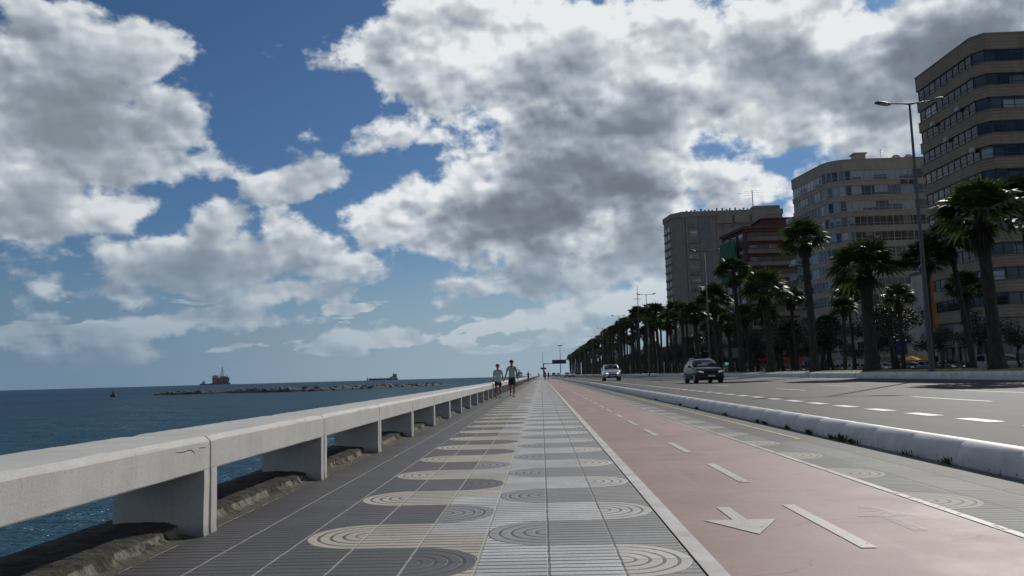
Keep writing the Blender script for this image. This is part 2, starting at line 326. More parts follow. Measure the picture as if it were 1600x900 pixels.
# tiles replaced over the years in the column beside the white half
rep = t.mx(between(Y, 5.3, 6.9), between(Y, 8.5, 9.7))
rep = t.mx(rep, t.mul(gt(Y, 13.7), gt(t.white(t.comb(0, t.m('FLOOR', t.m('DIVIDE', t.sub(Y, 4.9), 2.4)), 3.)), .42)))
rep = t.mul(rep, c2)
dark_c, beige_c, white_c, gray_c = (.094, .094, .097), (.465, .41, .335), (.50, .50, .49), (.245, .25, .245)
colr = t.mix(zone, gray_c, dark_c)
colr = t.mix(beige, colr, beige_c)
colr = t.mix(white, colr, white_c)
colr = t.mix(rep, colr, t.mix(inB, white_c, gray_c))
colr = t.mix(t.mul(inD, .45), colr, beige_c)
# every 0.4 m tile its own tone, with age on top
tid = t.comb(t.m('FLOOR', t.m('DIVIDE', t.sub(X, X0), CW)), t.m('FLOOR', t.m('DIVIDE', t.sub(Y, Y0), .4)), 1.)
colr = t.vm('SCALE', colr, scale=t.ss(t.white(tid), 0, 1, .88, 1.10, 'LINEAR'))
n1 = t.noise(P, 1.3, 5, .6); n2 = t.noise(P, 38, 4, .7)
colr = t.vm('SCALE', colr, scale=t.ss(n1, .3, .7, .86, 1.07))
colr = t.vm('SCALE', colr, scale=t.ss(n2, .25, .75, .84, 1.12))
stain = t.ss(t.noise(t.vm('MULTIPLY', P, (1., .5, 1.)), .55, 6, .65), .55, .75)
colr = t.mix(t.mul(stain, .22), colr, (.16, .15, .13))
spots = t.ss(t.vor(P, 5.), .035, .02); spots = t.mul(spots, gt(t.white(t.vm('SCALE', t.vm('FLOOR', t.vm('SCALE', P, scale=5.)), scale=1.)), .8))
colr = t.mix(t.mul(spots, .6), colr, (.05, .05, .05))
# grooves: across the walk, concentric in the half discs
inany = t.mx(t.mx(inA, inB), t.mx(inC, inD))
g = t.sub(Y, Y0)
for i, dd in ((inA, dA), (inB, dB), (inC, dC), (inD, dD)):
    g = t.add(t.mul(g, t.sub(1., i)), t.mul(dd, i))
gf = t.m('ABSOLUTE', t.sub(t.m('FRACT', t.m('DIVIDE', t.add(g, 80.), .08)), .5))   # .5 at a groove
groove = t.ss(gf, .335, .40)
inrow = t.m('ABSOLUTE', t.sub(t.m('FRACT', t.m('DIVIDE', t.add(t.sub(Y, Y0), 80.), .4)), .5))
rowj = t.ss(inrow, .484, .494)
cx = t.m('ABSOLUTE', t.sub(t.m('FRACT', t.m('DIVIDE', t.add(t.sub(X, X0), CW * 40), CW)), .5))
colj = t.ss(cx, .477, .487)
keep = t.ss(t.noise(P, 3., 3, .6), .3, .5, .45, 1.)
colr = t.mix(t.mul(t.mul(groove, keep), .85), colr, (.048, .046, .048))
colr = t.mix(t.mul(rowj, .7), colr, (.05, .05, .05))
jl = lt(X, e[5] + .05)
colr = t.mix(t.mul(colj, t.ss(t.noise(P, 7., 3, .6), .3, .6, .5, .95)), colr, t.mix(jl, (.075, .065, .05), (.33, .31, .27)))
h = t.sub(t.sub(t.mul(n2, .12), groove), t.mul(t.mx(colj, rowj), 1.1))
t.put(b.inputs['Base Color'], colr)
b.inputs['Roughness'].default_value = .62
b.inputs['Specular IOR Level'].default_value = .35
t.put(b.inputs['Normal'], t.bump(h, .55, .006))
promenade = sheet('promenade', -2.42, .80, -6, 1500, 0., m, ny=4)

# --- grey strip between the bike lane and the kerb
m, t, b = new_mat('strip_paving')
P = t.node('ShaderNodeTexCoord').outputs['Object']
X, Y, _ = t.sep(t.vm('ADD', P, t.vm('SCALE', t.vm('SUBTRACT', t.noise(P, 9, 2, .5, color=True), (.5, .5, .5)), scale=.012)))
r = t.m('DIVIDE', t.sub(Y, 5.82), .835)
yl = t.mul(t.sub(t.m('FRACT', r), .5), .835)
even = t.m('LESS_THAN', t.m('MODULO', t.m('FLOOR', t.add(r, 1000.)), 2.), .5)
ex = t.sub(X, 2.86); dd = t.m('SQRT', t.add(t.mul(ex, ex), t.mul(yl, yl)))
c1 = t.m('LESS_THAN', X, 3.265); c3 = t.m('GREATER_THAN', X, 3.665)
disc = t.mul(t.mul(t.m('LESS_THAN', dd, .395), c1), even)
tid = t.comb(t.m('FLOOR', t.mul(X, 2.5)), t.m('FLOOR', t.m('DIVIDE', t.sub(Y, 5.82), .4175)), 1.)
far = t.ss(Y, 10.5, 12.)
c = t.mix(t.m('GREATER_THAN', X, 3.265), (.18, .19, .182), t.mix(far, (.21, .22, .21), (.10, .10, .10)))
c = t.vm('SCALE', c, scale=t.ss(t.white(tid), 0, 1, .8, 1.15, 'LINEAR'))
c = t.mix(disc, c, (.37, .345, .29))
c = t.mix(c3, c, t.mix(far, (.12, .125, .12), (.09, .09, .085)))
n2 = t.noise(P, 38, 4, .7)
c = t.vm('SCALE', c, scale=t.ss(n2, .25, .75, .84, 1.12))
c = t.vm('SCALE', c, scale=t.ss(t.noise(P, 1.1, 5, .6), .3, .7, .8, 1.08))
g = t.add(t.mul(t.sub(Y, 5.82), t.sub(1., disc)), t.mul(dd, disc))
gf = t.m('ABSOLUTE', t.sub(t.m('FRACT', t.m('DIVIDE', t.add(g, 80.), .083)), .5))
groove = t.mul(t.ss(gf, .35, .42), t.sub(1., c3))
jx = t.mx(t.ss(t.m('ABSOLUTE', t.sub(X, 3.265)), .010, .005), t.ss(t.m('ABSOLUTE', t.sub(X, 3.665)), .012, .006))
jy = t.mul(t.ss(t.m('ABSOLUTE', t.sub(t.m('FRACT', t.m('DIVIDE', t.add(t.sub(Y, 5.82), 83.5), .835)), .5)), .49, .495), 1.)
c = t.mix(t.mul(groove, .75), c, (.05, .05, .05))
c = t.mix(t.mul(t.mx(jx, jy), .8), c, (.06, .058, .05))
t.put(b.inputs['Base Color'], c); b.inputs['Roughness'].default_value = .7; b.inputs['Specular IOR Level'].default_value = .16
t.put(b.inputs['Normal'], t.bump(t.sub(t.sub(t.mul(n2, .15), groove), t.mx(jx, jy)), .5, .006))
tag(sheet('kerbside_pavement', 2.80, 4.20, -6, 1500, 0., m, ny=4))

# --- red bike lane
m, t, b = new_mat('red_surfacing')
P = t.node('ShaderNodeTexCoord').outputs['Object']
n = t.noise(P, 1.0, 6, .62); f = t.noise(P, 120, 3, .7); st = t.noise(t.vm('MULTIPLY', P, (.5, 3.2, 1.)), .8, 5, .6)
c = t.mix(t.ss(n, .3, .7), (.222, .134, .121), (.325, .214, .196))
c = t.vm('SCALE', c, scale=t.ss(f, .25, .75, .84, 1.14))
c = t.mix(t.ss(st, .56, .72, 0, .35), c, (.22, .15, .145))
c = t.mix(t.ss(t.noise(t.vm('MULTIPLY', P, (2.2, .12, 1.)), 1.2, 4, .6), .52, .75, 0., .3), c, (.46, .34, .325))
seam = t.ss(t.m('ABSOLUTE', t.sub(t.m('FRACT', t.m('DIVIDE', t.add(t.sep(t.vm('ADD', P, t.vm('SCALE', t.noise(P, 1.5, 3, .6, color=True), scale=.10)))[1], 60.3), 3.1)), .5)), .004, .0015)
c = t.mix(t.mul(seam, .35), c, (.12, .085, .08))
ptc = t.ss(t.noise(t.vm('MULTIPLY', P, (1.2, .35, 1.)), .7, 2, .4), .62, .635)
c = t.vm('SCALE', c, scale=t.ss(ptc, 0, 1, 1., .90))
spk = t.ss(t.vor(P, 3.3), .030, .018)
c = t.mix(t.mul(spk, t.m('GREATER_THAN', t.noise(P, 1.7, 1, .5), .5)), c, (.06, .045, .045))
cr = t.ss(t.m('ABSOLUTE', t.sub(t.noise(t.vm('MULTIPLY', P, (.25, 1., 1.)), .9, 3, .5), .5)), .0035, .001)
c = t.mix(t.mul(cr, .5), c, (.12, .08, .08))
t.put(b.inputs['Base Color'], c); t.put(b.inputs['Roughness'], t.ss(n, .3, .7, .56, .68))
b.inputs['Specular IOR Level'].default_value = .26
t.put(b.inputs['Normal'], t.bump(f, .35, .004))
sheet('bike_lane', .80, 2.80, -6, 1500, .004, m, ny=4)

# --- paint
def paint(name, base, wear, cover=1.):
    m, t, b = new_mat(name)
    P = t.node('ShaderNodeTexCoord').outputs['Object']
    n = t.noise(P, 22, 5, .7); n3 = t.noise(P, 2., 4, .6)
    c = t.vm('SCALE', base, scale=t.ss(n3, .3, .7, .84, 1.05))
    c = t.vm('SCALE', c, scale=t.ss(t.noise(P, 140, 2, .6), .3, .7, .9, 1.08))
    t.put(b.inputs['Base Color'], c); b.inputs['Roughness'].default_value = .6
    # worn away where the aggregate shows through
    tr = t.node('ShaderNodeBsdfTransparent'); mx = t.node('ShaderNodeMixShader')
    t.put(mx.inputs[0], t.ss(t.add(n, t.mul(t.sub(n3, .5), .5)), wear, wear + (.1 if cover == 1. else .3), 0., cover)); t.l.new(tr.outputs[0], mx.inputs[1]); t.l.new(b.outputs[0], mx.inputs[2])
    t.l.new(mx.outputs[0], t.n['Material Output'].inputs[0])
    return m
white_p, faint_p, yellow_p = paint('white_paint', (.40, .38, .355), .28), paint('faded_paint', (.40, .40, .39), .30, .40), paint('yellow_paint', (.52, .36, .11), .22)
road_p = paint('road_paint', (.58, .575, .56), .27)
kerbstone = plain('flush_stone', (.47, .455, .43), .7, var=.15, scale=2.5, bump=.3, bdist=.004)
sheet('edge_stone_line', .80, .905, -6, 1500, .009, kerbstone, ny=4)

b = MB()
def strip(b, x0, x1, y0, y1, z, n=1):
    for k in range(n):
        ya, yb = y0 + (y1 - y0) * k / n, y0 + (y1 - y0) * (k + 1) / n
        b.poly([(x0, ya, z), (x1, ya, z), (x1, yb, z), (x0, yb, z)])
tag_edge = MB(); strip(tag_edge, 2.765, 2.83, -6, 1500, .009, 3)
ZM = .0085
for k in range(90):
    y = 4.64 + 2.74 * k - (.25 if k else 0) * 0
    strip(b, 1.765, 1.855, y, y + 1.48, ZM)
strip(b, 1.765, 1.855, 1.9, 3.4, ZM)
def arrow(b, cx, ytip, sgn, z, wd=.245):
    # head of an arrow lying on the lane, tip at ytip, pointing along sgn*Y
    b.poly([(cx - wd, ytip - sgn * .49, z), (cx, ytip, z), (cx + wd, ytip - sgn * .49, z)][::1 if sgn > 0 else -1])
    b.poly([(cx - .048, ytip - sgn * 1.0, z), (cx - .048, ytip - sgn * .488, z), (cx + .048, ytip - sgn * .488, z), (cx + .048, ytip - sgn * 1.0, z)])
arrow(b, 1.315, 5.07, -1, ZM)
for k in range(1, 8): arrow(b, 1.315, 5.07 + 46 * k, -1, ZM)
tag(b.build('lane_markings', white_p), kind='structure')
tag(tag_edge.build('lane_edge_line', paint('edge_paint', (.32, .30, .285), .36)), kind='structure')
b = MB(); arrow(b, 2.31, 6.08, 1, ZM, .2)
tag(b.build('faded_lane_marking', faint_p), kind='structure')
b = MB(); strip(b, 3.665, 3.71, 11.7, 420, .005, 3)
tag(b.build('yellow_pavement_line', yellow_p), kind='structure')

# --- road
m, t, b = new_mat('asphalt')
P = t.node('ShaderNodeTexCoord').outputs['Object']
n = t.noise(P, .5, 6, .6); f = t.noise(P, 90, 3, .75)
tr = t.noise(t.vm('MULTIPLY', P, (1.1, .012, 1.)), 1.3, 4, .6)
c = t.mix(t.ss(n, .3, .7), (.044, .046, .050), (.060, .062, .065))
c = t.vm('SCALE', c, scale=t.ss(f, .25, .75, .72, 1.28))
c = t.vm('SCALE', c, scale=t.ss(tr, .3, .7, .84, 1.16))
patch = t.ss(t.noise(t.vm('MULTIPLY', P, (.35, .08, 1.)), 1., 3, .5), .60, .62)
c = t.vm('SCALE', c, scale=t.ss(patch, 0, 1, 1., .84))
cr = t.ss(t.m('ABSOLUTE', t.sub(t.noise(t.vm('MULTIPLY', P, (.8, .25, 1.)), .55, 4, .55), .5)), .003, .001)
c = t.mix(t.mul(cr, .6), c, (.04, .04, .04))
t.put(b.inputs['Base Color'], c); b.inputs['Roughness'].default_value = .72; b.inputs['Specular IOR Level'].default_value = .12
t.put(b.inputs['Normal'], t.bump(f, .45, .006))
asphalt = m
RZ = .15
sheet('road', 4.42, 23.7, -40, 1800, RZ, asphalt, ny=4)
b = MB()
ZR = RZ + .005
for k in range(-6, 120):
    y = 12.06 + 1.79 * k
    strip(b, 6.55, 6.83, y, y + .95, ZR)
for lx in (10.15, 13.7, 17.2):
    for k in range(-3, 50):
        y = 18.4 + 12.7 * k + (lx - 10.15) * 1.3
        strip(b, lx - .06, lx + .06, y, y + 3.9, ZR)
strip(b, 22.9, 23.05, -20, 1500, ZR, 4)
tag(b.build('road_markings', road_p), kind='structure')

# --- rounded kerbs
def kerb(name, prof, y0, y1, mat, step, far_y):
    """extruded kerb of short units: a fine groove at every joint near the viewer"""
    b = MB(); rings = []
    y = y0; k = 0
    while y < y1:
        L = step if y < far_y else step * 40
        off = [(mnoise.noise((p[0] * 3, k * 1.7, p[1] * 5)) * .0025, mnoise.noise((p[1] * 4, k * 2.1, 7)) * .0025) for p in prof] if y < far_y else [(0, 0)] * len(prof)
        def ring(yy, s, o):
            cx = sum(p[0] for p in prof) / len(prof); cz = prof[0][1]
            return [(cx + (p[0] - cx) * s + q[0], yy, cz + (p[1] - cz) * s + q[1]) for p, q in zip(prof, o)]
        if y < far_y:
            rings += [ring(y + .003, .988, off), ring(y + .012, 1., off), ring(y + L * .5, 1., off), ring(y + L - .012, 1., off), ring(y + L - .003, .988, off)]
        else: rings += [ring(y, 1., off)]
        y += L; k += 1
    b.loft(rings, closed=False, cap=False)
    return tag(b.build(name, mat), kind='structure')
m, t, b = new_mat('kerb_paint')
P = t.node('ShaderNodeTexCoord').outputs['Object']
px_, py_, pz = t.sep(P)
n = t.noise(P, 3., 6, .65); chip = t.noise(P, 13., 5, .72)
c = t.mix(t.ss(n, .3, .7), (.44, .435, .425), (.55, .54, .53))
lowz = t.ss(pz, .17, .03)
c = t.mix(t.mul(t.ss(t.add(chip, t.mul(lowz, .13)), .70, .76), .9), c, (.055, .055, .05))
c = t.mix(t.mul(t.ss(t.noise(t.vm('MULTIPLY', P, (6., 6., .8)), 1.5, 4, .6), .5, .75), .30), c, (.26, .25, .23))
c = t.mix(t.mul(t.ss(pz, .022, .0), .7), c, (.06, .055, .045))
t.put(b.inputs['Base Color'], c); b.inputs['Roughness'].default_value = .55
t.put(b.inputs['Normal'], t.bump(t.noise(P, 25, 5, .7), .35, .006))
kerb_m = m
near_prof = [(4.14, -.01), (4.145, .07), (4.16, .14), (4.185, .195), (4.225, .235), (4.28, .255), (4.35, .255), (4.41, .235), (4.455, .20), (4.48, .145)]
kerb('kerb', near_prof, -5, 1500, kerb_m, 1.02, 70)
m, t, b = new_mat('median_kerb_paint')
P = t.node('ShaderNodeTexCoord').outputs['Object']
n = t.noise(P, 1.2, 6, .65)
c = t.mix(t.ss(n, .3, .7), (.40, .395, .385), (.56, .55, .535))
c = t.mix(t.ss(t.noise(t.vm('MULTIPLY', P, (4., 4., .8)), 1.3, 5, .65), .54, .7, 0, .55), c, (.10, .10, .095))
t.put(b.inputs['Base Color'], c); b.inputs['Roughness'].default_value = .6
t.put(b.inputs['Normal'], t.bump(t.noise(P, 12, 5, .7), .35, .01))
far_prof = [(23.55, .13), (23.56, .32), (23.59, .45), (23.65, .53), (23.74, .575), (23.86, .585), (23.98, .565)]
kerb('median_kerb', far_prof, -20, 1500, m, 1.02, 150)

# --- median lawn, land beyond
m, t, b = new_mat('lawn')
P = t.node('ShaderNodeTexCoord').outputs['Object']
n = t.noise(P, .35, 5, .6); f = t.noise(P, 30, 4, .7)
c = t.mix(t.ss(n, .35, .65), (.17, .20, .04), (.25, .26, .07))
c = t.mix(t.ss(t.noise(P, .9, 4, .6), .58, .66), c, (.30, .26, .18))
c = t.vm('SCALE', c, scale=t.ss(f, .25, .75, .7, 1.3))
t.put(b.inputs['Base Color'], c); b.inputs['Roughness'].default_value = .9
t.put(b.inputs['Normal'], t.bump(f, .7, .03))
b = MB(); prof = [(23.95, .56), (24.3, .62), (25.5, .68), (28, .70), (31, .64), (33.5, .52), (34.2, .40), (34.25, .10)]
ys = [-20] + list(range(20, 200, 6)) + [260, 400, 700, 1500]
b.loft([[(x + mnoise.noise((x, y * .1, 1)) * .02, y, z + (mnoise.noise((x * .4, y * .07, 3)) * .03 if .5 < z else 0)) for x, z in prof] for y in ys], closed=False, cap=False)
tag(b.build('median_ground', m), kind='structure')
b = MB()
for k in range(5200):
    y = 24 + 100 * rng.random() ** 1.6; x = 24.0 + 3.2 * rng.random() ** 1.5
    z = .60 + min(.08, (x - 24.1) * .05); hgt = .05 + .09 * rng.random(); a = rng.random() * 6.28
    dx_, dy_ = math.cos(a) * .012, math.sin(a) * .012
    b.poly([(x - dx_, y - dy_, z), (x + dx_, y + dy_, z), (x + rng.uniform(-.05, .05), y + rng.uniform(-.05, .05), z + hgt)])
gm = plain('grass_blade', (.11, .15, .04), .7, var=.3, scale=.6)
tag(b.build('grass', gm), kind='stuff')
land = plain('town_ground', (.17, .165, .155), .9, var=.2, scale=.05, bump=.2, bdist=.05)
tag(sheet('ground', -3.0, 4300, -400, 4300, -.03, land), kind='structure')
sheet('service_road', 34.2, 52.6, -40, 1500, .06, asphalt, ny=4)
sheet('town_pavement', 52.6, 140, -40, 1500, .16, plain('town_paving', (.28, .27, .25), .8, var=.15, scale=1.), ny=4)

# --- quay edge: rough concrete ledge under the wall, sea wall face
m, t, b = new_mat('rough_ledge')
P = t.node('ShaderNodeTexCoord').outputs['Object']
n = t.noise(P, 5, 8, .7); sp = t.noise(P, 45, 4, .75)
c = t.mix(t.ss(n, .35, .65), (.022, .019, .014), (.068, .060, .046))
c = t.vm('SCALE', c, scale=t.ss(sp, .3, .7, .55, 1.35))
_, yy, zz = t.sep(P); xx = t.sep(P)[0]
front = t.mul(t.mul(t.ss(xx, -2.52, -2.48), t.mul(t.ss(zz, .012, .03), t.ss(zz, .078, .062))), t.ss(t.noise(P, 2.6, 6, .7), .46, .53))
c = t.mix(t.ss(zz, .03, .01), c, (.085, .072, .055))
c = t.mix(front, c, (.21, .19, .155))
t.put(b.inputs['Base Color'], c); b.inputs['Roughness'].default_value = .95
t.put(b.inputs['Normal'], t.bump(t.add(n, t.mul(sp, .4)), .9, .03))
b = MB(); rings = []
y = .5
while y < 90:
    s = .035 if y < 16 else (.14 if y < 40 else .5)
    pr = [(-3.12, -.5), (-3.10, .02), (-3.06, .085), (-2.95, .095), (-2.85, .10), (-2.75, .10), (-2.66, .10), (-2.58, .098), (-2.51, .092), (-2.475, .078), (-2.455, .03), (-2.38, .008), (-2.32, -.01)]
    ring = []
    for i, (x, z) in enumerate(pr):
        k = 0 if i in (0, 12) else 1
        a1 = mnoise.fractal((x * 3, y * 1.1, 2.), .6, 2.1, 5); a2 = mnoise.noise((x * 14, y * 13, 5)); a3 = mnoise.noise((.3, y * .9, 9.))
        zz = z + k * (a1 * .011 + a2 * .016) * (1 if i > 2 else .4)
        if 7 <= i <= 10: x += a3 * .05 + a1 * .03 + a2 * .012
        ring.append((x, y, max(zz, -.5) if i < 11 else zz * .5))
    rings.append(ring); y += s
b.loft(rings, closed=False, cap=False, smooth=False)
tag(b.build('quay_ledge', m), kind='structure')
b = MB(); b.b2((-3.08, -60, -9), (-2.40, 1500, -.012))
tag(b.build('quay', plain('quay_concrete', (.13, .12, .10), .9, var=.3, scale=.8, bump=.6, bdist=.05)), kind='structure')

# --- low sea wall: a row of bridge-shaped concrete units
m, t, b = new_mat('whitewashed_concrete')
P = t.node('ShaderNodeTexCoord').outputs['Object']
oi = t.node('ShaderNodeObjectInfo').outputs['Random']
Pr = t.vm('ADD', P, t.comb(0, t.mul(oi, 37.), 0))
n = t.noise(Pr, 2.2, 6, .62); f = t.noise(Pr, 60, 4, .7)
c = t.mix(t.ss(n, .3, .7), (.46, .445, .415), (.54, .525, .495))
streak = t.noise(t.vm('MULTIPLY', Pr, (7., 7., .7)), 1.2, 5, .65)
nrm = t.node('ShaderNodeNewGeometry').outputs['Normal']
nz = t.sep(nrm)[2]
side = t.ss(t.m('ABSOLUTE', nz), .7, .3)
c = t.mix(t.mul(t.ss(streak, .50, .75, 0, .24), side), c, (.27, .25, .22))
c = t.mix(t.ss(t.noise(Pr, .9, 6, .7), .55, .72, 0, .16), c, (.33, .32, .30))
c = t.vm('SCALE', c, scale=t.ss(f, .25, .75, .90, 1.08))
pit = t.ss(t.vor(Pr, 26.), .10, .05); pit = t.mul(pit, t.m('GREATER_THAN', t.noise(Pr, 4., 2, .5), .56))
c = t.mix(t.mul(pit, .45), c, (.20, .19, .17))
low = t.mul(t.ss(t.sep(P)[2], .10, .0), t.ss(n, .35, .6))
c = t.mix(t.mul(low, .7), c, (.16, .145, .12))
t.put(b.inputs['Base Color'], c); b.inputs['Roughness'].default_value = .72; b.inputs['Specular IOR Level'].default_value = .35
t.put(b.inputs['Normal'], t.bump(t.add(t.mul(n, .8), t.sub(t.mul(f, .5), pit)), .35, .01))
wall_m = m
UL = 2.87
def wall_mesh(seed):
    b = MB(); L = UL - .022; x0, x1 = -.63, 0.
    # closed section of the beam with softened upper edges, cut in short lengths so that edges run a little uneven
    sec = [(x1 - .004, .438), (x1, .446), (x1, .628), (x1 - .006, .640), (x1 - .034, .664), (x1 - .05, .668), (x0 + .05, .672), (x0 + .012, .660), (x0, .635), (x0, .44)]
    n = 26; rings = []
    for k in range(n + 1):
        y = .007 + L * k / n; ring = []
        for i, (x, z) in enumerate(sec):
            j = .003 * mnoise.noise((i * 3.1 + seed * 9, y * 2.6, 0)) + .003 * mnoise.noise((i * 5.1, y * 11, seed * 3.))
            e_ = .006 if k in (0, n) else 0
            ring.append((x + j - e_ * (1 if x > -.3 else -1), y, z + j * 1.1 - e_ * (1 if z > .5 else 0)))
        rings.append(ring)
    b.loft(rings, smooth=False)
    for ya, yb in ((.012, .105), (L - .085, L - .002)):
        rr = []
        for z in (-.06, .0, .04, .2, .36, .44):
            j = .004 * mnoise.noise((ya * 9, z * 7, seed)); fl = .004 * max(0, .04 - z) / .04
            rr.append([(x1 - .003 + j + fl, ya, z), (x1 - .003 + j + fl, yb, z), (x1 - .012 + j, yb + .0, z), (x0 + .004, yb, z), (x0 + .004, ya, z), (x1 - .012 + j, ya, z)])
        b.loft(rr, smooth=False)
    return b.mesh('sea_wall_unit', wall_m)
wall_meshes = [wall_mesh(s) for s in range(4)]
YJ = 5.488
for k in range(-2, 200):
    me = wall_meshes[k % 4]
    o = link('sea_wall_unit', me, None, (-2.30, YJ + UL * k, 0))
    if k == -1:
        lab = 'nearest whitish concrete sea wall unit with hairline cracks near its far end'
    elif k == 0:
        lab = 'second whitish concrete sea wall unit, just beyond the first open joint'
    elif k == -2:
        lab = 'whitish concrete sea wall unit at the photographer, mostly outside the frame'
    else:
        lab = 'whitish concrete bridge-shaped sea wall unit without cracks, farther along the row'
    tag(o, lab, 'sea wall', 'bridge-shaped units of the low sea wall')
    if k == -1:
        cb = MB(); y0 = -.03
        for pts in ([(2.30, .600), (2.37, .594), (2.45, .590), (2.50, .596), (2.55, .594), (2.585, .577), (2.60, .566)], [(2.67, .592), (2.70, .596), (2.74, .591), (2.79, .594)]):
            cb.tube([(.0008, y, z) for y, z in pts], [.0007] + [.0022] * (len(pts) - 2) + [.0007], 5)
        cb.build('crack', plain('crack_dirt', (.05, .045, .04), .9), o)

# ---------------------------------------------------------------- buildings
def glass_mat(name, lo, hi, blind, bay, rough=.08, share=.35):
    m, t, b = new_mat(name)
    P = t.node('ShaderNodeTexCoord').outputs['Object']
    x, y, z = t.sep(P)
    u = t.m('FLOOR', t.m('DIVIDE', t.add(x, y), bay)); v = t.m('FLOOR', t.m('DIVIDE', z, 3.03))
    r1 = t.white(t.comb(u, v, 1.)); r2 = t.white(t.comb(u, v, 5.))
    c = t.mix(r2, lo, hi)
    # a curtain or blind drawn to its own height behind some of the panes
    zz = t.m('FRACT', t.m('DIVIDE', z, 3.03))
    fold = t.ss(t.noise(t.vm('MULTIPLY', P, (9., 9., .2)), 2., 2, .5), .3, .7, .75, 1.05)
    has = t.mul(t.m('LESS_THAN', r1, share), t.m('GREATER_THAN', zz, t.mul(r2, .7)))
    c = t.mix(has, c, t.vm('SCALE', blind, scale=fold))
    t.put(b.inputs['Base Color'], c); t.put(b.inputs['Roughness'], t.ss(r2, 0, 1, rough, rough + .12))
    b.inputs['Specular IOR Level'].default_value = .6
    t.put(b.inputs['Normal'], t.bump(t.noise(P, .8, 2, .5), .06, .05))
    return m
def masonry(name, c0, c1, groove=0., rough=.85, streak=.3, scale=.4):
    m, t, b = new_mat(name)
    P = t.node('ShaderNodeTexCoord').outputs['Object']
    n = t.noise(P, scale, 6, .62); f = t.noise(P, 9, 5, .7)
    c = t.mix(t.ss(n, .3, .7), c0, c1)
    c = t.vm('SCALE', c, scale=t.ss(f, .25, .75, .88, 1.1))
    st = t.noise(t.vm('MULTIPLY', P, (1.6, 1.6, .12)), .9, 5, .65)
    c = t.mix(t.ss(st, .5, .72, 0, streak), c, tuple(k * .45 for k in c0))
    h = f
    if groove:
        z = t.sep(P)[2]
        g = t.ss(t.m('ABSOLUTE', t.sub(t.m('FRACT', t.m('DIVIDE', z, groove)), .5)), .42, .46)
        c = t.mix(t.mul(g, .6), c, tuple(k * .3 for k in c0)); h = t.sub(f, t.mul(g, 1.5))
    t.put(b.inputs['Base Color'], c); b.inputs['Roughness'].default_value = rough; b.inputs['Specular IOR Level'].default_value = .25
    t.put(b.inputs['Normal'], t.bump(h, .5, .03))
    return m
G_dark = glass_mat('dark_glass', (.012, .016, .022), (.035, .045, .055), (.15, .15, .145), 1.5, share=.12)
G_pale = glass_mat('curtained_glass', (.03, .042, .05), (.10, .12, .13), (.33, .36, .37), 2.5, share=.6)
G_plain = glass_mat('shop_glass', (.008, .01, .012), (.03, .03, .03), (.14, .13, .11), 2.1, share=.3)
F_dark = plain('dark_aluminium', (.05, .05, .052), .45, .3, var=.1)
F_white = plain('white_frames', (.42, .42, .41), .5, var=.1)
roofing = plain('roof_felt', (.12, .115, .11), .9, var=.2, scale=.6)
STEEL = plain('galvanised_steel', (.24, .245, .25), .45, .6, var=.12, scale=4)

class Facade:
    """one wall line from p to q; u runs along it, w outwards (to the right of the walk), z up"""
    def __init__(s, p, q):
        s.p = Vector((*p, 0)); d = Vector((*q, 0)) - s.p; s.L = d.length; s.d = d.normalized()
        s.n = Vector((s.d.y, -s.d.x, 0)); s.a = math.atan2(s.d.y, s.d.x)
    def box(s, b, u0, u1, w0, w1, z0, z1, bevel=0.):
        c = s.p + s.d * ((u0 + u1) / 2) + s.n * ((w0 + w1) / 2); c.z = (z0 + z1) / 2
        b.box(c, (u1 - u0, abs(w1 - w0), z1 - z0), rz=s.a, bevel=bevel)
    def pt(s, u, w, z):
        c = s.p + s.d * u + s.n * w; return (c.x, c.y, z)

def offset_poly(pts, k):
    """push a walked polygon's vertices outwards (to the right) by k"""
    out = []; n = len(pts)
    for i in range(n):
        a, b_, c = Vector(pts[i - 1]), Vector(pts[i]), Vector(pts[(i + 1) % n])
        d1, d2 = (b_ - a).normalized(), (c - b_).normalized()
        n1, n2 = Vector((d1.y, -d1.x)), Vector((d2.y, -d2.x))
        m_ = (n1 + n2).normalized(); s = k / max(.3, m_.dot(n1))
        out.append((b_.x + m_.x * s, b_.y + m_.y * s))
    return out

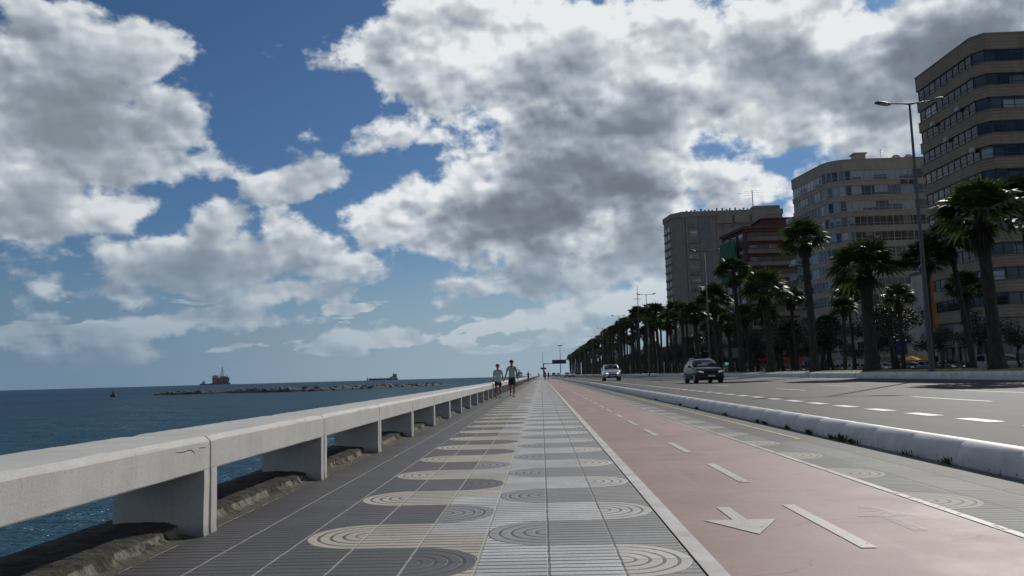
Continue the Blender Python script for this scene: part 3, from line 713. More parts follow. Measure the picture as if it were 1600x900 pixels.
def banded(root, foot, vis, top, parapet, storey, ribbon, n, wall, glass, frame, bay, proud=.30, core_mat=None, sill_ledge=True):
    """floors of continuous window ribbon between projecting concrete bands"""
    core = MB(); core.prism(foot, .10, top - parapet * .4)
    core.build('core_wall', core_mat or wall, root)
    band = MB(); outp = offset_poly(foot, proud)
    def ringband(b, poly, z0, z1):
        b.prism(poly, z0, z1)
    zt = top - parapet
    ringband(band, outp, zt, top)
    for k in range(n):
        z1 = top - parapet - ribbon - k * storey; z0 = z1 - (storey - ribbon)
        ringband(band, outp, z0, z1)
        if sill_ledge: ringband(band, offset_poly(foot, proud + .05), z1 - .10, z1 - .003)
    band.build('floor_bands', wall, root)
    for k in range(n):
        z1 = zt - k * storey; z0 = z1 - ribbon
        for i in vis:
            F = Facade(foot[i], foot[(i + 1) % len(foot)])
            g = MB(); F.box(g, .02, F.L - .02, .06, .12, z0 + .002, z1 - .002)
            go = g.build('window_ribbon', glass[(k * 3 + i) % len(glass)], root)
            fr = MB(); nb = max(1, round(F.L / bay))
            for j in range(nb + 1):
                u = min(max(F.L * j / nb, .05), F.L - .05); wd = .05 if j % 3 else .09
                F.box(fr, u - wd / 2, u + wd / 2, .10, .19, z0 + .002, z1 - .002)
            F.box(fr, .05, F.L - .05, .10, .18, z0 + .003, z0 + .09); F.box(fr, .05, F.L - .05, .10, .175, z1 - .10, z1 - .003)
            F.box(fr, .05, F.L - .05, .10, .172, z0 + ribbon * .30, z0 + ribbon * .30 + .05)
            fr.build('window_frame', frame, go)
    rf = MB(); rf.prism(offset_poly(foot, proud - .35), top - .5, top - .38); rf.build('roof', roofing, root)
    cp = MB(); cp.prism(offset_poly(foot, proud + .06), top - .12, top + .05); cp.build('coping', wall, root)

def shopfronts(root, F, z0, z1, n, mat_col):
    """ground floor: glazed bays between pillars, a sign board over some"""
    for j in range(n):
        u0, u1 = F.L * j / n, F.L * (j + 1) / n
        g = MB(); F.box(g, u0 + .25, u1 - .25, .03, .09, z0, z1 - .35); so_ = g.build('shopfront', G_plain, root)
        f = MB()
        for q in range(4):
            u = u0 + .25 + (u1 - u0 - .5) * q / 3; F.box(f, u - .035, u + .035, .08, .14, z0, z1 - .35)
        F.box(f, u0 + .25, u1 - .25, .08, .13, z1 - 1.05, z1 - .98)
        f.build('frame', F_dark, so_)
    for j in range(n + 1):
        p = MB(); u = F.L * j / n; F.box(p, u - .24, u + .24, .0, .40, z0, z1); p.build('pillar', mat_col, root)

# --- nearest: long brown office block at the right edge
W1 = masonry('brown_concrete', (.245, .192, .142), (.31, .25, .192), groove=.42, streak=.25)
W1b = masonry('grey_render', (.23, .215, .195), (.29, .275, .25), streak=.35)
r1 = thing('office_block', (0, 0, 0), 'nearest brown office block with wide concrete bands and dark window ribbons at the right edge', 'building')
foot1 = [(55.2, 111.4), (55.6, 98.2), (56.5, 97.0), (104, 96.6), (104, 111.4)]
banded(r1, foot1, (0, 1, 2), 41.9, 2.1, 3.03, 1.55, 11, W1, [G_dark, G_dark, G_dark, G_pale, G_dark], F_dark, 1.5, core_mat=W1b)
bnd = MB(); bnd.prism(offset_poly(foot1, .25), 3.6, 5.74); bnd.build('fascia', W1b, r1)
shopfronts(r1, Facade(foot1[0], foot1[1]), .17, 3.6, 3, W1b); shopfronts(r1, Facade(foot1[2], foot1[3]), .17, 3.6, 8, W1b)
for q, (x, y, sx, sy, h) in enumerate(((75, 104, 9, 5, 3.2), (62, 108, 4, 3, 2.2))):
    b = MB(); b.b2((x, y, 41.6), (x + sx, y + sy - 3.5, 41.6 + h)); b.build('roof_hut', W1b, r1)
# air units hung under some windows
F1 = Facade(foot1[0], foot1[1])
for u, z in ((3.2, 33.6), (6.1, 30.5), (9.3, 33.6), (11.8, 27.4)):
    b = MB(); F1.box(b, u, u + .8, .31, .65, z, z + .55, .03); b.build('air_conditioner', F_white, r1)

# --- second: rounded beige block
W2 = masonry('beige_concrete', (.31, .25, .195), (.38, .32, .26), streak=.22)
W2b = masonry('pale_render', (.33, .315, .29), (.42, .40, .37), streak=.3)
arc = [(57.3 + 4.4 * (1 - math.cos(a)), 158.4 - 4.4 * math.sin(a)) for a in [R(q) for q in (0, 15, 30, 45, 60, 75, 90)]]
foot2 = [(55.6, 169.5)] + arc + [(103, 154), (103, 169.5)]
r2 = thing('apartment_block', (0, 0, 0), 'beige apartment block with a rounded corner and pale curtained windows, second from the right', 'building')
banded(r2, foot2, range(0, 8), 41.4, 2.15, 3.05, 2.05, 12, W2, [G_pale, G_dark, G_pale, G_pale, G_dark], F_white, 1.25, proud=.26, core_mat=W2b)
F2 = Facade(foot2[7], foot2[8])
shopfronts(r2, F2, .17, 2.7, 7, W2b); shopfronts(r2, Facade(foot2[0], foot2[1]), .17, 2.7, 2, W2b)
# balconies at the sea end
FS = Facade(foot2[0], foot2[1])
for k in range(2, 12):
    z = 41.4 - 2.15 - 3.05 * k - 1.2
    b = MB(); FS.box(b, -.6, 2.6, .5, 1.9, z - .25, z - .05); bo = b.build('balcony', W2b, r2)
    p = MB(); FS.box(p, -.6, 2.6, 1.80, 1.88, z - .04, z + .95); FS.box(p, -.6, -.52, .6, 1.79, z - .04, z + .95); p.build('balustrade', G_pale, bo)
for u, z in ((9.5, 36.2), (11.2, 36.2), (17., 24.0), (18.4, 24.0)):
    b = MB(); F2.box(b, u, u + 1.1, .28, .70, z, z + .7, .04); b.build('air_conditioner', F_dark, r2)
b = MB(); b.b2((64.5, 158, 41), (66.6, 160, 43.6)); b.b2((64.2, 157.8, 43.61), (66.9, 160.2, 43.85)); b.build('chimney', W2, r2)
for x in (72.4, 74.9):
    b = MB(); b.ball((x, 157.5, 42.1), (1.0, .35, 1.0), 14, 10); b.tube([(x, 157.6, 40.9), (x, 157.6, 42)], .08); b.build('satellite_dish', F_white, r2)
b = MB(); b.tube([(69.2, 157, 40.9), (69.2, 157, 44.2)], .04, 6)
for z in (43.1, 43.6, 44.0): b.tube([(68.6, 157, z), (69.8, 157, z)], .025, 5)
b.build('aerial', STEEL, r2)

# --- low orange shop building in the gap
r5 = thing('shop_building', (0, 0, 0), 'narrow building with an orange front panel in the gap between the two banded blocks', 'building')
OR = masonry('orange_render', (.23, .105, .024), (.29, .145, .035), streak=.15)
b = MB(); b.b2((61.4, 128, .1), (72, 132, 15.6)); b.build('wall', W2b, r5)
b = MB(); b.b2((61.35, 127.93, 6.6), (64.6, 127.998, 15.5)); b.build('orange_panel', OR, r5)
b = MB(); b.b2((61.2, 127.8, 15.61), (72.2, 132.2, 15.95)); b.build('roof', roofing, r5)
for k in range(4):
    for x in (66.5, 69.4):
        b = MB(); b.b2((x, 127.90, 2.8 + 3.2 * k), (x + 1.6, 127.99, 4.5 + 3.2 * k)); w_ = b.build('window', G_dark, r5)
        b = MB(); b.b2((x - .12, 127.86, 2.68 + 3.2 * k), (x + 1.72, 127.985, 2.79 + 3.2 * k)); b.build('sill', W2b, w_)
for x in (62.2, 66.2):
    b = MB(); b.b2((x, 127.90, .2), (x + 3.2, 127.99, 2.3)); b.build('shopfront', G_plain, r5)

# --- third: red-brown brick block under scaffold netting
BR = masonry('red_brick', (.090, .040, .031), (.130, .060, .045), groove=.30, streak=.25)
GB = masonry('grey_parapet', (.115, .115, .105), (.165, .165, .15), streak=.3)
r3 = thing('brick_apartment_block', (0, 0, 0), 'dark red brick apartment block with long balconies and green netting on its sea side', 'building')
foot3 = [(48.9, 209), (51.4, 195), (78, 195), (78, 209)]
b = MB(); b.prism(foot3, .1, 35.8); b.build('wall', BR, r3)
b = MB(); b.prism(offset_poly(foot3, .5), 35.5, 36.2); b.build('roof', BR, r3)
b = MB(); b.b2((56.5, 198, 36.21), (70, 207, 38.4)); b.b2((56.1, 197.6, 38.41), (70.4, 207.4, 38.7)); b.build('penthouse', BR, r3)
FA, FB = Facade(foot3[0], foot3[1]), Facade(foot3[1], foot3[2])
for k in range(11):
    z = 32.4 - 3.1 * k
    g = MB(); FB.box(g, .6, 16.5, .02, .07, z + .1, z + 2.35); go = g.build('window_ribbon', G_dark, r3)
    f = MB()
    for j in range(9): FB.box(f, .6 + j * 1.98, .68 + j * 1.98, .06, .16, z + .1, z + 2.35)
    for zz in (z + .1, z + 2.25): FB.box(f, .6, 16.5, .05, .17, zz, zz + .1)
    f.build('window_frame', F_white if k > 3 else F_dark, go)
    b = MB(); FB.box(b, .1, 17, .0, 1.25, z - .22, z - .02); bo = b.build('balcony', BR, r3)
    b = MB(); FB.box(b, .1, 17, 1.14, 1.22, z - .01, z + .92); b.build('balustrade', GB, bo)
    b = MB(); FB.box(b, .05, 17.2, .0, .55, z + 2.36, z + 2.86); b.build('lintel', BR, r3)
    for u in (2.4, 6.6, 10.6):
        g = MB(); FA.box(g, u, u + 2.2, .02, .08, z + .5, z + 2.2); w_ = g.build('window', G_pale, r3)
        f = MB(); FA.box(f, u - .12, u + 2.32, .0, .16, z + .36, z + .49); f.build('sill', W2b, w_)
b = MB()
m, t, bs = new_mat('green_net')
P = t.node('ShaderNodeTexCoord').outputs['Object']
n = t.noise(P, .5, 4, .6)
t.put(bs.inputs['Base Color'], t.mix(t.ss(n, .3, .7), (.010, .065, .048), (.02, .12, .088))); bs.inputs['Roughness'].default_value = .8
rings = []
for i in range(19):
    u = 1.0 + i * .55
    rings.append([FA.pt(u, 1.3 + .22 * mnoise.noise((u * .9, z * .35, 1)), z) for z in [23 + q * .72 for q in range(16)]])
b.loft(rings, closed=False, cap=False)
net = b.build('scaffold_net', m, r3)
sol = net.modifiers.new('thickness', 'SOLIDIFY'); sol.thickness = .02
b = MB()
for u in (1.0, 4.3, 7.6, 10.9):
    b.tube([FA.pt(u, 1.05, .2), FA.pt(u, 1.05, 34)], .05, 6)
for z in range(3, 34, 3): b.tube([FA.pt(1, 1.05, z), FA.pt(10.9, 1.05, z)], .04, 5)
b.build('scaffold', STEEL, r3)
b = MB(); FB.box(b, .3, 17, .1, 2.2, 3.0, 3.55); b.build('awning', plain('red_canvas', (.30, .018, .022), .8, var=.15), r3)
shopfronts(r3, Facade((51.4, 194.96), (68, 194.96)), .17, 2.9, 5, GB)

# --- fourth: tall concrete tower
W4 = masonry('ribbed_concrete', (.215, .185, .152), (.27, .238, .20), streak=.3)
W4b = masonry('blue_grey_panels', (.155, .155, .165), (.195, .195, .205), streak=.25)
r4 = thing('tower_block', (0, 0, 0), 'tall grey-brown concrete tower block, farthest of the big buildings behind the palms', 'building')
foot4 = [(49.9, 309), (51.2, 299), (54.6, 295), (92, 295), (92, 309)]
b = MB(); b.prism(foot4, .1, 60.0); b.build('wall', W4, r4)
b = MB(); b.prism(offset_poly(foot4, .3), 58.6, 60.6); b.build('parapet', W4, r4)
b = MB(); b.prism(offset_poly(foot4, -.4), 60.61, 60.7); b.build('roof', roofing, r4)
FR = Facade(foot4[2], foot4[3]); FL = Facade(foot4[0], foot4[1]); FC = Facade(foot4[1], foot4[2])
b = MB(); FR.box(b, 6.2, 10.6, 0, .3, 1, 58.5); b.build('blue_strip', W4b, r4)
for u in (.4, 1.5, 10.9, 13.2, 15.6, 19.4, 21.8, 25.8, 28.4, 33.):
    b = MB(); FR.box(b, u - .3, u + .3, 0, .40, 1, 58.5 if u < 12 else 55.5); b.build('rib', W4, r4)
for u in (13.9, 20.2, 26.8):
    b = MB(); FR.box(b, u - .9, u + 4.6, 0, 1.0, 55.6, 58.55); b.build('loft_bay', W4, r4)
nw = 0
for k in range(18):
    z = 56.0 - 3.02 * k
    for u, wd in ((2.4, 3.2), (16.2, 2.4), (29.2, 3.)):
        g = MB(); FR.box(g, u, u + wd, .02, .08, z - 1.5, z); w_ = g.build('window', G_dark if (k * 7 + int(u)) % 3 else G_pale, r4)
        f = MB(); FR.box(f, u - .1, u + wd + .1, 0, .22, z - 1.68, z - 1.51)
        for q in (.33, .66): FR.box(f, u + wd * q - .04, u + wd * q + .04, .06, .13, z - 1.5, z)
        f.build('window_frame', F_white if k % 4 == 1 else F_dark, w_)
    for u in (1.6, 5.4):
        g = MB(); FL.box(g, u, u + 2.2, .02, .08, z - 1.6, z); g.build('window', G_dark, r4)
    for q in (.2,):
        b = MB(); FL.box(b, .2, FL.L - .2, 0, .30, z - 2.2, z - 1.72); b.build('balcony', W4, r4)
rr = random.Random(4)
for j in range(16):
    u = 2 + j * 1.62 + rr.uniform(-.4, .4); h = rr.uniform(.25, 1.0)
    b = MB(); FR.box(b, u, u + .5, -1.2, -.7, 60.6, 60.6 + h); FR.box(b, u - .1, u + .6, -1.3, -.6, 60.605 + h, 60.8 + h); b.build('chimney', W2, r4)
b = MB(); c = FR.pt(27.3, -2, 60.6); b.tube([c, (c[0], c[1], 68.5)], .16, 6)
for z, L in ((66.4, 3.6), (67.3, 5.6), (68.0, 3.)): b.tube([(c[0] - L, c[1], z), (c[0] + L * .8, c[1], z + .25)], .05, 5)
b.build('aerial', STEEL, r4)
b = MB(); FR.box(b, 27, 37, -6, -1, 60.7, 62.2); b.build('plant_room', W4, r4)

# --- low blocks beyond, mostly hidden by the palms, and one far pale-blue block
for i, (x, y, w_, d_, h, mt, lab) in enumerate(((56, 345, 22, 30, 11, W2b, 'low pale block just beyond the tall tower, hidden behind palms'), (57, 420, 20, 40, 13, W4, 'low concrete block far along the avenue, hidden behind palms'),
                                           (57, 505, 18, 50, 12, W2, 'low beige block far along the avenue beyond the concrete one'))):
    rb = thing('low_block', (x, y, .1), lab, 'building', 'low blocks behind the far palms')
    b = MB(); b.b2((0, 0, 0), (w_, d_, h)); b.build('wall', mt, rb)
    b = MB(); b.b2((-.3, -.3, h + .002), (w_ + .3, d_ + .3, h + .5)); b.build('roof', roofing, rb)
    for k in range(3):
        for j in range(5):
            b = MB(); b.b2((1 + j * 4, -.08, 1.2 + k * 3.3), (3.4 + j * 4, -.005, 3. + k * 3.3)); b.build('window', G_dark, rb)
b6 = thing('far_block', (48.2, 610, .1), 'small blue-grey flat-roofed block far off above the palm crowns', 'building')
bl = masonry('haze_blue_wall', (.13, .155, .20), (.17, .195, .24), streak=.15)  # distance haze put into the wall colour as a blue tint
b = MB(); b.b2((0, 0, 0), (10.5, 16, 31.2)); b.build('wall', bl, b6)
b = MB(); b.b2((-.4, -.4, 31.21), (10.9, 16.4, 32.)); b.build('roof', W4b, b6)
for k in range(8):
    for j in range(3):
        b = MB(); b.b2((.8 + j * 3.2, -.1, 28.6 - 3.6 * k), (3.2 + j * 3.2, -.01, 30. - 3.6 * k)); b.build('window', G_dark, b6)

# ---------------------------------------------------------------- palms, trees, lamps
m, t, b = new_mat('palm_leaf')
P = t.node('ShaderNodeTexCoord').outputs['Object']
oi = t.node('ShaderNodeObjectInfo').outputs['Random']
n = t.noise(P, 2.2, 4, .6)
c = t.mix(t.ss(n, .3, .7), (.024, .041, .013), (.062, .094, .025))
c = t.vm('SCALE', c, scale=t.ss(oi, 0, 1, .75, 1.2, 'LINEAR'))
t.put(b.inputs['Base Color'], c); b.inputs['Roughness'].default_value = .50; b.inputs['Specular IOR Level'].default_value = .30
trn = t.node('ShaderNodeBsdfTranslucent'); t.put(trn.inputs[0], t.vm('SCALE', c, scale=1.5))
mx = t.node('ShaderNodeMixShader'); mx.inputs[0].default_value = .25
t.l.new(b.outputs[0], mx.inputs[1]); t.l.new(trn.outputs[0], mx.inputs[2]); t.l.new(mx.outputs[0], t.n['Material Output'].inputs[0])
leaf_m = m
dead_m = plain('dead_palm_leaf', (.05, .038, .024), .85, var=.35, scale=2.)
m, t, b = new_mat('palm_trunk')
P = t.node('ShaderNodeTexCoord').outputs['Object']
n = t.noise(t.vm('MULTIPLY', P, (2.5, 2.5, 7.)), 2., 6, .65); ring = t.noise(t.vm('MULTIPLY', P, (.6, .6, 9.)), 1.6, 3, .6)
c = t.mix(t.ss(n, .3, .7), (.022, .018, .014), (.052, .044, .034))
c = t.vm('SCALE', c, scale=t.ss(ring, .35, .65, .6, 1.15))
t.put(b.inputs['Base Color'], c); b.inputs['Roughness'].default_value = .9
t.put(b.inputs['Normal'], t.bump(t.add(n, ring), .9, .05))
trunk_m = m

def crown_mesh(seed, nl=62, dead=False):
    r = random.Random(seed); b = MB()
    for i in range(nl):
        f = i / nl
        # spear leaves stand upright, the older ones hang
        elev = R(88 - 106 * f ** .9 + r.uniform(-9, 9)) if not dead else R(r.uniform(-86, -52))
        azm = i * 2.39996 + r.uniform(-.3, .3)
        L = r.uniform(.34, .44) * (.85 + .3 * min(1, f * 2)); fan = r.uniform(.46, .60)
        if dead: L *= .7; fan *= .85
        d = Vector((math.cos(azm) * math.cos(elev), math.sin(azm) * math.cos(elev), math.sin(elev)))
        side = Vector((-math.sin(azm), math.cos(azm), 0)); up = side.cross(d) * -1
        up = d.cross(side) * -1
        if up.z < 0 and elev < R(80): up = -up
        base = Vector((0, 0, r.uniform(-.12, .06) if not dead else r.uniform(-.35, -.05)))
        sag = .10 + .12 * r.random()
        hub = base + d * L + Vector((0, 0, -sag * L * .5))
        # petiole
        w_ = .010
        b.poly([base - side * w_, base + side * w_, hub + side * w_ * .6, hub - side * w_ * .6])
        tw = r.uniform(-.55, .55); s2 = (side * math.cos(tw) + up * math.sin(tw)); u2 = (up * math.cos(tw) - side * math.sin(tw))
        nb = 12
        for k in range(nb):
            a = R(-105 + 210 * (k + .5) / nb) + r.uniform(-.03, .03)
            ln = fan * (1 - .22 * abs(a) / 1.83) * r.uniform(.9, 1.06)
            bd = d * math.cos(a) + s2 * math.sin(a)
            pw = bd.cross(u2).normalized()
            wid = ln * .085
            p1 = hub + bd * ln * .55 + u2 * (.05 * math.cos(a) - .02) ; p1.z -= .05 * ln
            tip = hub + bd * ln + u2 * .02; tip.z -= (.20 + .22 * r.random()) * ln
            b.poly([hub, p1 + pw * wid, tip, p1 - pw * wid * .9 + u2 * .012])
    me = b.mesh('palm_crown' if not dead else 'palm_skirt', dead_m if dead else leaf_m)
    return me
crowns = [crown_mesh(s) for s in (3, 11, 27, 40)]
skirts = [crown_mesh(s, 16, True) for s in (5, 9)]
def trunk_mesh(seed, bulge):
    b = MB(); r = random.Random(seed); rings = []
    N = 26; S = 12
    for i in range(N + 1):
        f = i / N
        rad = 1.0 + bulge * math.exp(-f * 16) * .8 + .10 * math.exp(-((f - .93) / .06) ** 2) - .12 * f
        rad *= 1 + (.035 if i % 2 else -.02)
        rings.append([(math.cos(k * 2 * math.pi / S) * rad * (1 + .05 * mnoise.noise((k, i * .7, seed))), math.sin(k * 2 * math.pi / S) * rad * (1 + .05 * mnoise.noise((k + 9, i * .7, seed))), f) for k in range(S)])
    b.loft(rings); return b.mesh('palm_trunk', trunk_m)
trunks = [trunk_mesh(1, .8), trunk_mesh(2, .3)]
np_ = [0]
def palm(x, y, zc, rc, rt, lean=(0, 0), zb=.60, thick=0, label=None, group='palms planted along the avenue'):
    """zc = height of the crown's heart, rc = crown radius, rt = trunk radius, lean = shift of the crown's heart"""
    i = np_[0]; np_[0] += 1
    rr = random.Random(i * 13 + 5)
    root = thing('palm_tree', (x, y, zb), label or 'fan palm in the dense far row lining the avenue', 'palm', group, rr.uniform(0, 6.28))
    root.rotation_euler[2] = 0
    H = zc - zb
    tr = link('trunk', trunks[thick], root); tr.scale = (rt, rt, H * 1.01)
    # lean: shear is not used, the trunk simply stands a little tilted
    tilt = Vector((lean[0], lean[1], H)).normalized()
    q = Vector((0, 0, 1)).rotation_difference(tilt); tr.rotation_mode = 'QUATERNION'; tr.rotation_quaternion = q
    c = link('crown', crowns[i % 4], root, (lean[0], lean[1], H)); c.scale = (rc, rc, rc * rr.uniform(.9, 1.05)); c.rotation_euler = (rr.uniform(-.08, .08), rr.uniform(-.08, .08), rr.uniform(0, 6.28))
    s = link('dead_leaf_skirt', skirts[i % 2], root, (lean[0], lean[1], H - rc * .02)); s.scale = (rc * .6, rc * .6, rc * rr.uniform(.55, .8)); s.rotation_euler = (0, 0, rr.uniform(0, 6.28))
    return root
G1 = 'palms planted along the avenue'
palm(25.3, 45, 9.5, 2.9, .34, (-.1, .2), .60, 0, 'nearest large fan palm with thick trunk and bright green crown, on the median')
palm(32.0, 60, 10.4, 2.4, .20, (-1.0, 0), .6, 1, 'slender leaning palm just left of the thick nearest palm')
palm(36.9, 60, 13.2, 2.9, .26, (-.3, 0), .4, 1, 'tall palm at the right edge whose crown is cut by the frame')
palm(29.0, 60, 9.0, 2.2, .19, (.2, 0), .6, 1, 'small thin palm directly behind the nearest street lamp post')
palm(25.4, 62, 8.8, 3.3, .48, (0, 0), .6, 0, 'squat fan palm with very thick trunk left of the nearest street lamp')
palm(32.0, 85, 7.3, 1.8, .20, (.3, 0), .6, 1, 'short young palm between the squat palm and the tall leaning one')
palm(25.5, 75, 13.2, 2.7, .36, (-.25, 0), .60, 0, 'tall palm with slightly leaning trunk in front of the rounded beige block')
palm(25.5, 89, 10.0, 3.3, .46, (-.3, 0), .60, 0, 'broad palm with thick trunk in front of the red brick block')
palm(25.6, 102, 13.6, 2.9, .30, (-.5, 0), .60, 0, 'tall palm whose crown overlaps the corner of the red brick block')
palm(25.5, 115, 11.4, 3.3, .40, (-.3, 0), .60, 0, 'bushy palm standing above the dark oncoming car')
rp = random.Random(21)
Y = 129
while Y < 720:
    h = 11.0 + 4.2 * min(1, max(0, (Y - 135) / 70)) + rp.uniform(-1.2, 1.0)
    palm(25.2 + rp.uniform(-.5, .5), Y, h, rp.uniform(2.7, 3.4), rp.uniform(.28, .40), (rp.uniform(-.5, .5), 0), .56, rp.randrange(2))
    Y += rp.uniform(8, 12)
Y = 101
while Y < 700:
    h = 10.5 + 4 * min(1, max(0, (Y - 130) / 70)) + rp.uniform(-2.5, 1.4)
    palm(32.2 + rp.uniform(-.9, .9), Y, h, rp.uniform(2.3, 3.1), rp.uniform(.2, .3), (rp.uniform(-.6, .6), 0), .5, 1)
    Y += rp.uniform(8, 12)
Y = 78
while Y < 420:
    palm(41.5 + rp.uniform(-1.2, 1.2), Y, rp.uniform(6.5, 10.5), rp.uniform(2.0, 2.8), rp.uniform(.18, .26), (rp.uniform(-.5, .5), 0), .05, 1, 'slender palm of the row beyond the median, before the parked cars', 'slender palms of the inner row')
    Y += rp.uniform(11, 18)

# broad-leaved street trees in the shade before the buildings
tm = plain('tree_leaf', (.030, .048, .018), .55, var=.35, scale=1.2, rand=.2)
bk = plain('bark', (.07, .055, .042), .9, var=.3, scale=5, bump=.5, bdist=.02)
def tree_meshes(seed):
    r = random.Random(seed); tb = MB(); lb = MB()
    tb.tube([(0, 0, 0), (.05, 0, .35), (.02, .03, .55)], [.035, .026, .02], 7)
    cl = []
    for i in range(9):
        a = i * 2.4 + r.uniform(-.4, .4); e = r.uniform(.05, 1.2); L = r.uniform(.18, .34)
        p = Vector((.03 + math.cos(a) * math.cos(e) * L, math.sin(a) * math.cos(e) * L, .58 + math.sin(e) * L * 1.15))
        tb.tube([(.02, .03, .5), p * .55 + Vector((.01, .01, .26)), p], [.014, .009, .003], 5); cl.append(p)
    for i in range(2600):
        c = cl[r.randrange(len(cl))]; v = Vector((r.gauss(0, 1), r.gauss(0, 1), r.gauss(0, .8))).normalized() * (.155 * r.random() ** .4)
        p = c + v; s = r.uniform(.011, .022)
        u = Vector((r.gauss(0, 1), r.gauss(0, 1), r.gauss(0, 1))).normalized(); w_ = u.cross(Vector((r.gauss(0, 1), r.gauss(0, 1), r.gauss(0, 1)))).normalized()
        lb.poly([p - u * s, p + w_ * s * .55, p + u * s, p - w_ * s * .55])
    return tb.mesh('tree_trunk', bk), lb.mesh('tree_crown', tm)
trees = [tree_meshes(s) for s in (2, 8, 15)]
for i, (x, y, h) in enumerate(((43.5, 88, 5.2), (41.6, 95, 9.2), (46.5, 84, 6.5), (45.5, 112, 8.2), (44.2, 106, 6.0), (43.8, 121, 6.8), (44.5, 133, 5.6), (43.6, 148, 7.2), (44, 163, 6.4), (44.4, 181, 7.4), (43.5, 197, 6.2), (44, 214, 7.0), (43.8, 232, 7.6), (44.2, 251, 6.8), (43.7, 272, 7.4)) + tuple((41 + (k * 7 % 5) * .8, 118 + k * 13.5 + (k * 3 % 4), 8.2 + (k * 5 % 7) * .4) for k in range(42)) + tuple((46.6 + (k * 5 % 3) * .7, 79 + k * 8.7 + (k * 7 % 5) * .6, 4.4 + (k * 3 % 5) * .4) for k in range(18))):  # last low row is added to stand in for shade along the building fronts
    rt_ = thing('street_tree', (x, y, .05), 'dark round-crowned street tree in the shade beyond the palms', 'tree', 'street trees before the parked cars')
    a, c = trees[i % 3]; s1 = link('trunk', a, rt_); s2 = link('crown', c, rt_)
    for s in (s1, s2): s.scale = (h * 1.05, h * 1.05, h); s.rotation_euler = (0, 0, i * 1.7)

# --- double-headed street lamps down the median
lampgrey = plain('lamp_post_grey', (.075, .076, .08), .55, .3, var=.12, scale=2.)
lampglass = plain('lamp_glass', (.55, .56, .55), .25, var=.05)
def lamp_post(H, arm):
    pb = MB(); pb.tube([(0, 0, 0), (0, 0, .02), (0, 0, 1.6), (0, 0, H)], [.17, .165, .155, .065], 12)
    base = MB(); base.tube([(0, 0, 0), (0, 0, .04), (0, 0, .05), (0, 0, .30)], [.30, .30, .20, .18], 12)
    ab = MB(); ab.tube([(-arm + .5, 0, H + .10), (-.4, 0, H + .03), (0, 0, H - .02), (.4, 0, H + .03), (arm - .5, 0, H + .10)], [.035, .045, .07, .045, .035], 8)
    hb = MB()
    sec = [(-.5, .10, .02), (-.42, .17, .08), (-.1, .21, .15), (.25, .19, .16), (.44, .12, .12), (.5, .05, .06)]
    rings = []
    for x, w_, h in sec:
        rings.append([(x, -w_, 0), (x, -w_ * .9, h * .55), (x, -w_ * .45, h), (x, w_ * .45, h), (x, w_ * .9, h * .55), (x, w_, 0)])
    hb.loft(rings)
    gb = MB(); gb.loft([[(x, -w_ * .8, -.002), (x, w_ * .8, -.002), (x, w_ * .55, -.07), (x, -w_ * .55, -.07)] for x, w_ in ((-.38, .14), (-.1, .20), (.22, .16))], smooth=False)
    return pb.mesh('pole', lampgrey), base.mesh('pole_base', lampgrey), ab.mesh('arm', lampgrey), hb.mesh('lamp_head', lampgrey), gb.mesh('lamp_glass', lampglass)
LM = lamp_post(17.1, 1.75)
def street_lamp(x, y, z, label, group='double-headed street lamps on the median', rz=0.):
    r = thing('street_lamp', (x, y, z), label, 'street lamp', group, rz)
    link('pole', LM[0], r); link('base_plate', LM[1], r); link('arm', LM[2], r)
    for sx in (1, -1):
        h = link('lamp_head', LM[3], r, (1.62 * sx, 0, 17.2)); h.rotation_euler = (0, R(-9), 0 if sx > 0 else math.pi)
        link('lamp_glass', LM[4], h)
    return r
street_lamp(24.1, 50, .56, 'nearest tall double-headed street lamp, standing before the brown office block', rz=R(-6))
for k, Y in enumerate((108, 167, 228, 289, 349, 410, 471, 532, 593)):
    lab = ('second street lamp along the median, its head against the tall tower', 'third street lamp along the median, just right of the thin mast')[k] if k < 2 else 'small distant street lamp rising above the far palm row'
    street_lamp(22.6 if k else 22.8, Y, .15, lab)
# a tall slim mast among the palms, and the far high lamp behind the overhead sign
mr = thing('mast', (20.6 + 3.3, 192, .5), 'tall thin mast rising above the palms beside a street lamp', 'mast')
b = MB(); b.tube([(0, 0, 0), (0, 0, 10), (0, 0, 21.6)], [.22, .16, .05], 8); b.build('pole', lampgrey, mr)
b = MB(); b.tube([(-1.0, 0, 18.2), (1.0, 0, 18.2)], .06, 6); b.build('crossbar', lampgrey, mr)
mr = thing('high_mast_lamp', (22.6, 930, .2), 'lone far high-mast lamp standing behind the blue overhead sign', 'street lamp')
b = MB(); b.tube([(0, 0, 0), (0, 0, 34)], [.5, .28], 8); b.build('pole', lampgrey, mr)
b = MB(); b.box((0, 0, 34.3), (6, 1.6, .9), bevel=.3); b.build('lamp_head', lampgrey, mr)

# ---------------------------------------------------------------- vehicles
tyre_m = plain('tyre_rubber', (.018, .018, .018), .85, var=.2, scale=8)
rim_m = plain('alloy_rim', (.35, .35, .36), .3, .8, var=.1, scale=9)
trim_m = plain('black_trim', (.015, .015, .016), .5, var=.2, scale=6)
chrome_m = plain('chrome', (.6, .6, .6), .15, 1., var=.05)
plate_m = plain('number_plate', (.55, .55, .53), .45, var=.08)
red_m = plain('tail_lamp_red', (.25, .01, .01), .2, var=.1)
def lens_mat(name, emit):
    m, t, b = new_mat(name)
    P = t.node('ShaderNodeTexCoord').outputs['Object']
    t.put(b.inputs['Base Color'], t.mix(t.ss(t.vor(P, 14.), .1, .5), (.85, .86, .88), (.45, .46, .48)))
    b.inputs['Roughness'].default_value = .08; b.inputs['Metallic'].default_value = .35
    if emit: b.inputs['Emission Color'].default_value = (1, .97, .9, 1); b.inputs['Emission Strength'].default_value = emit
    return m
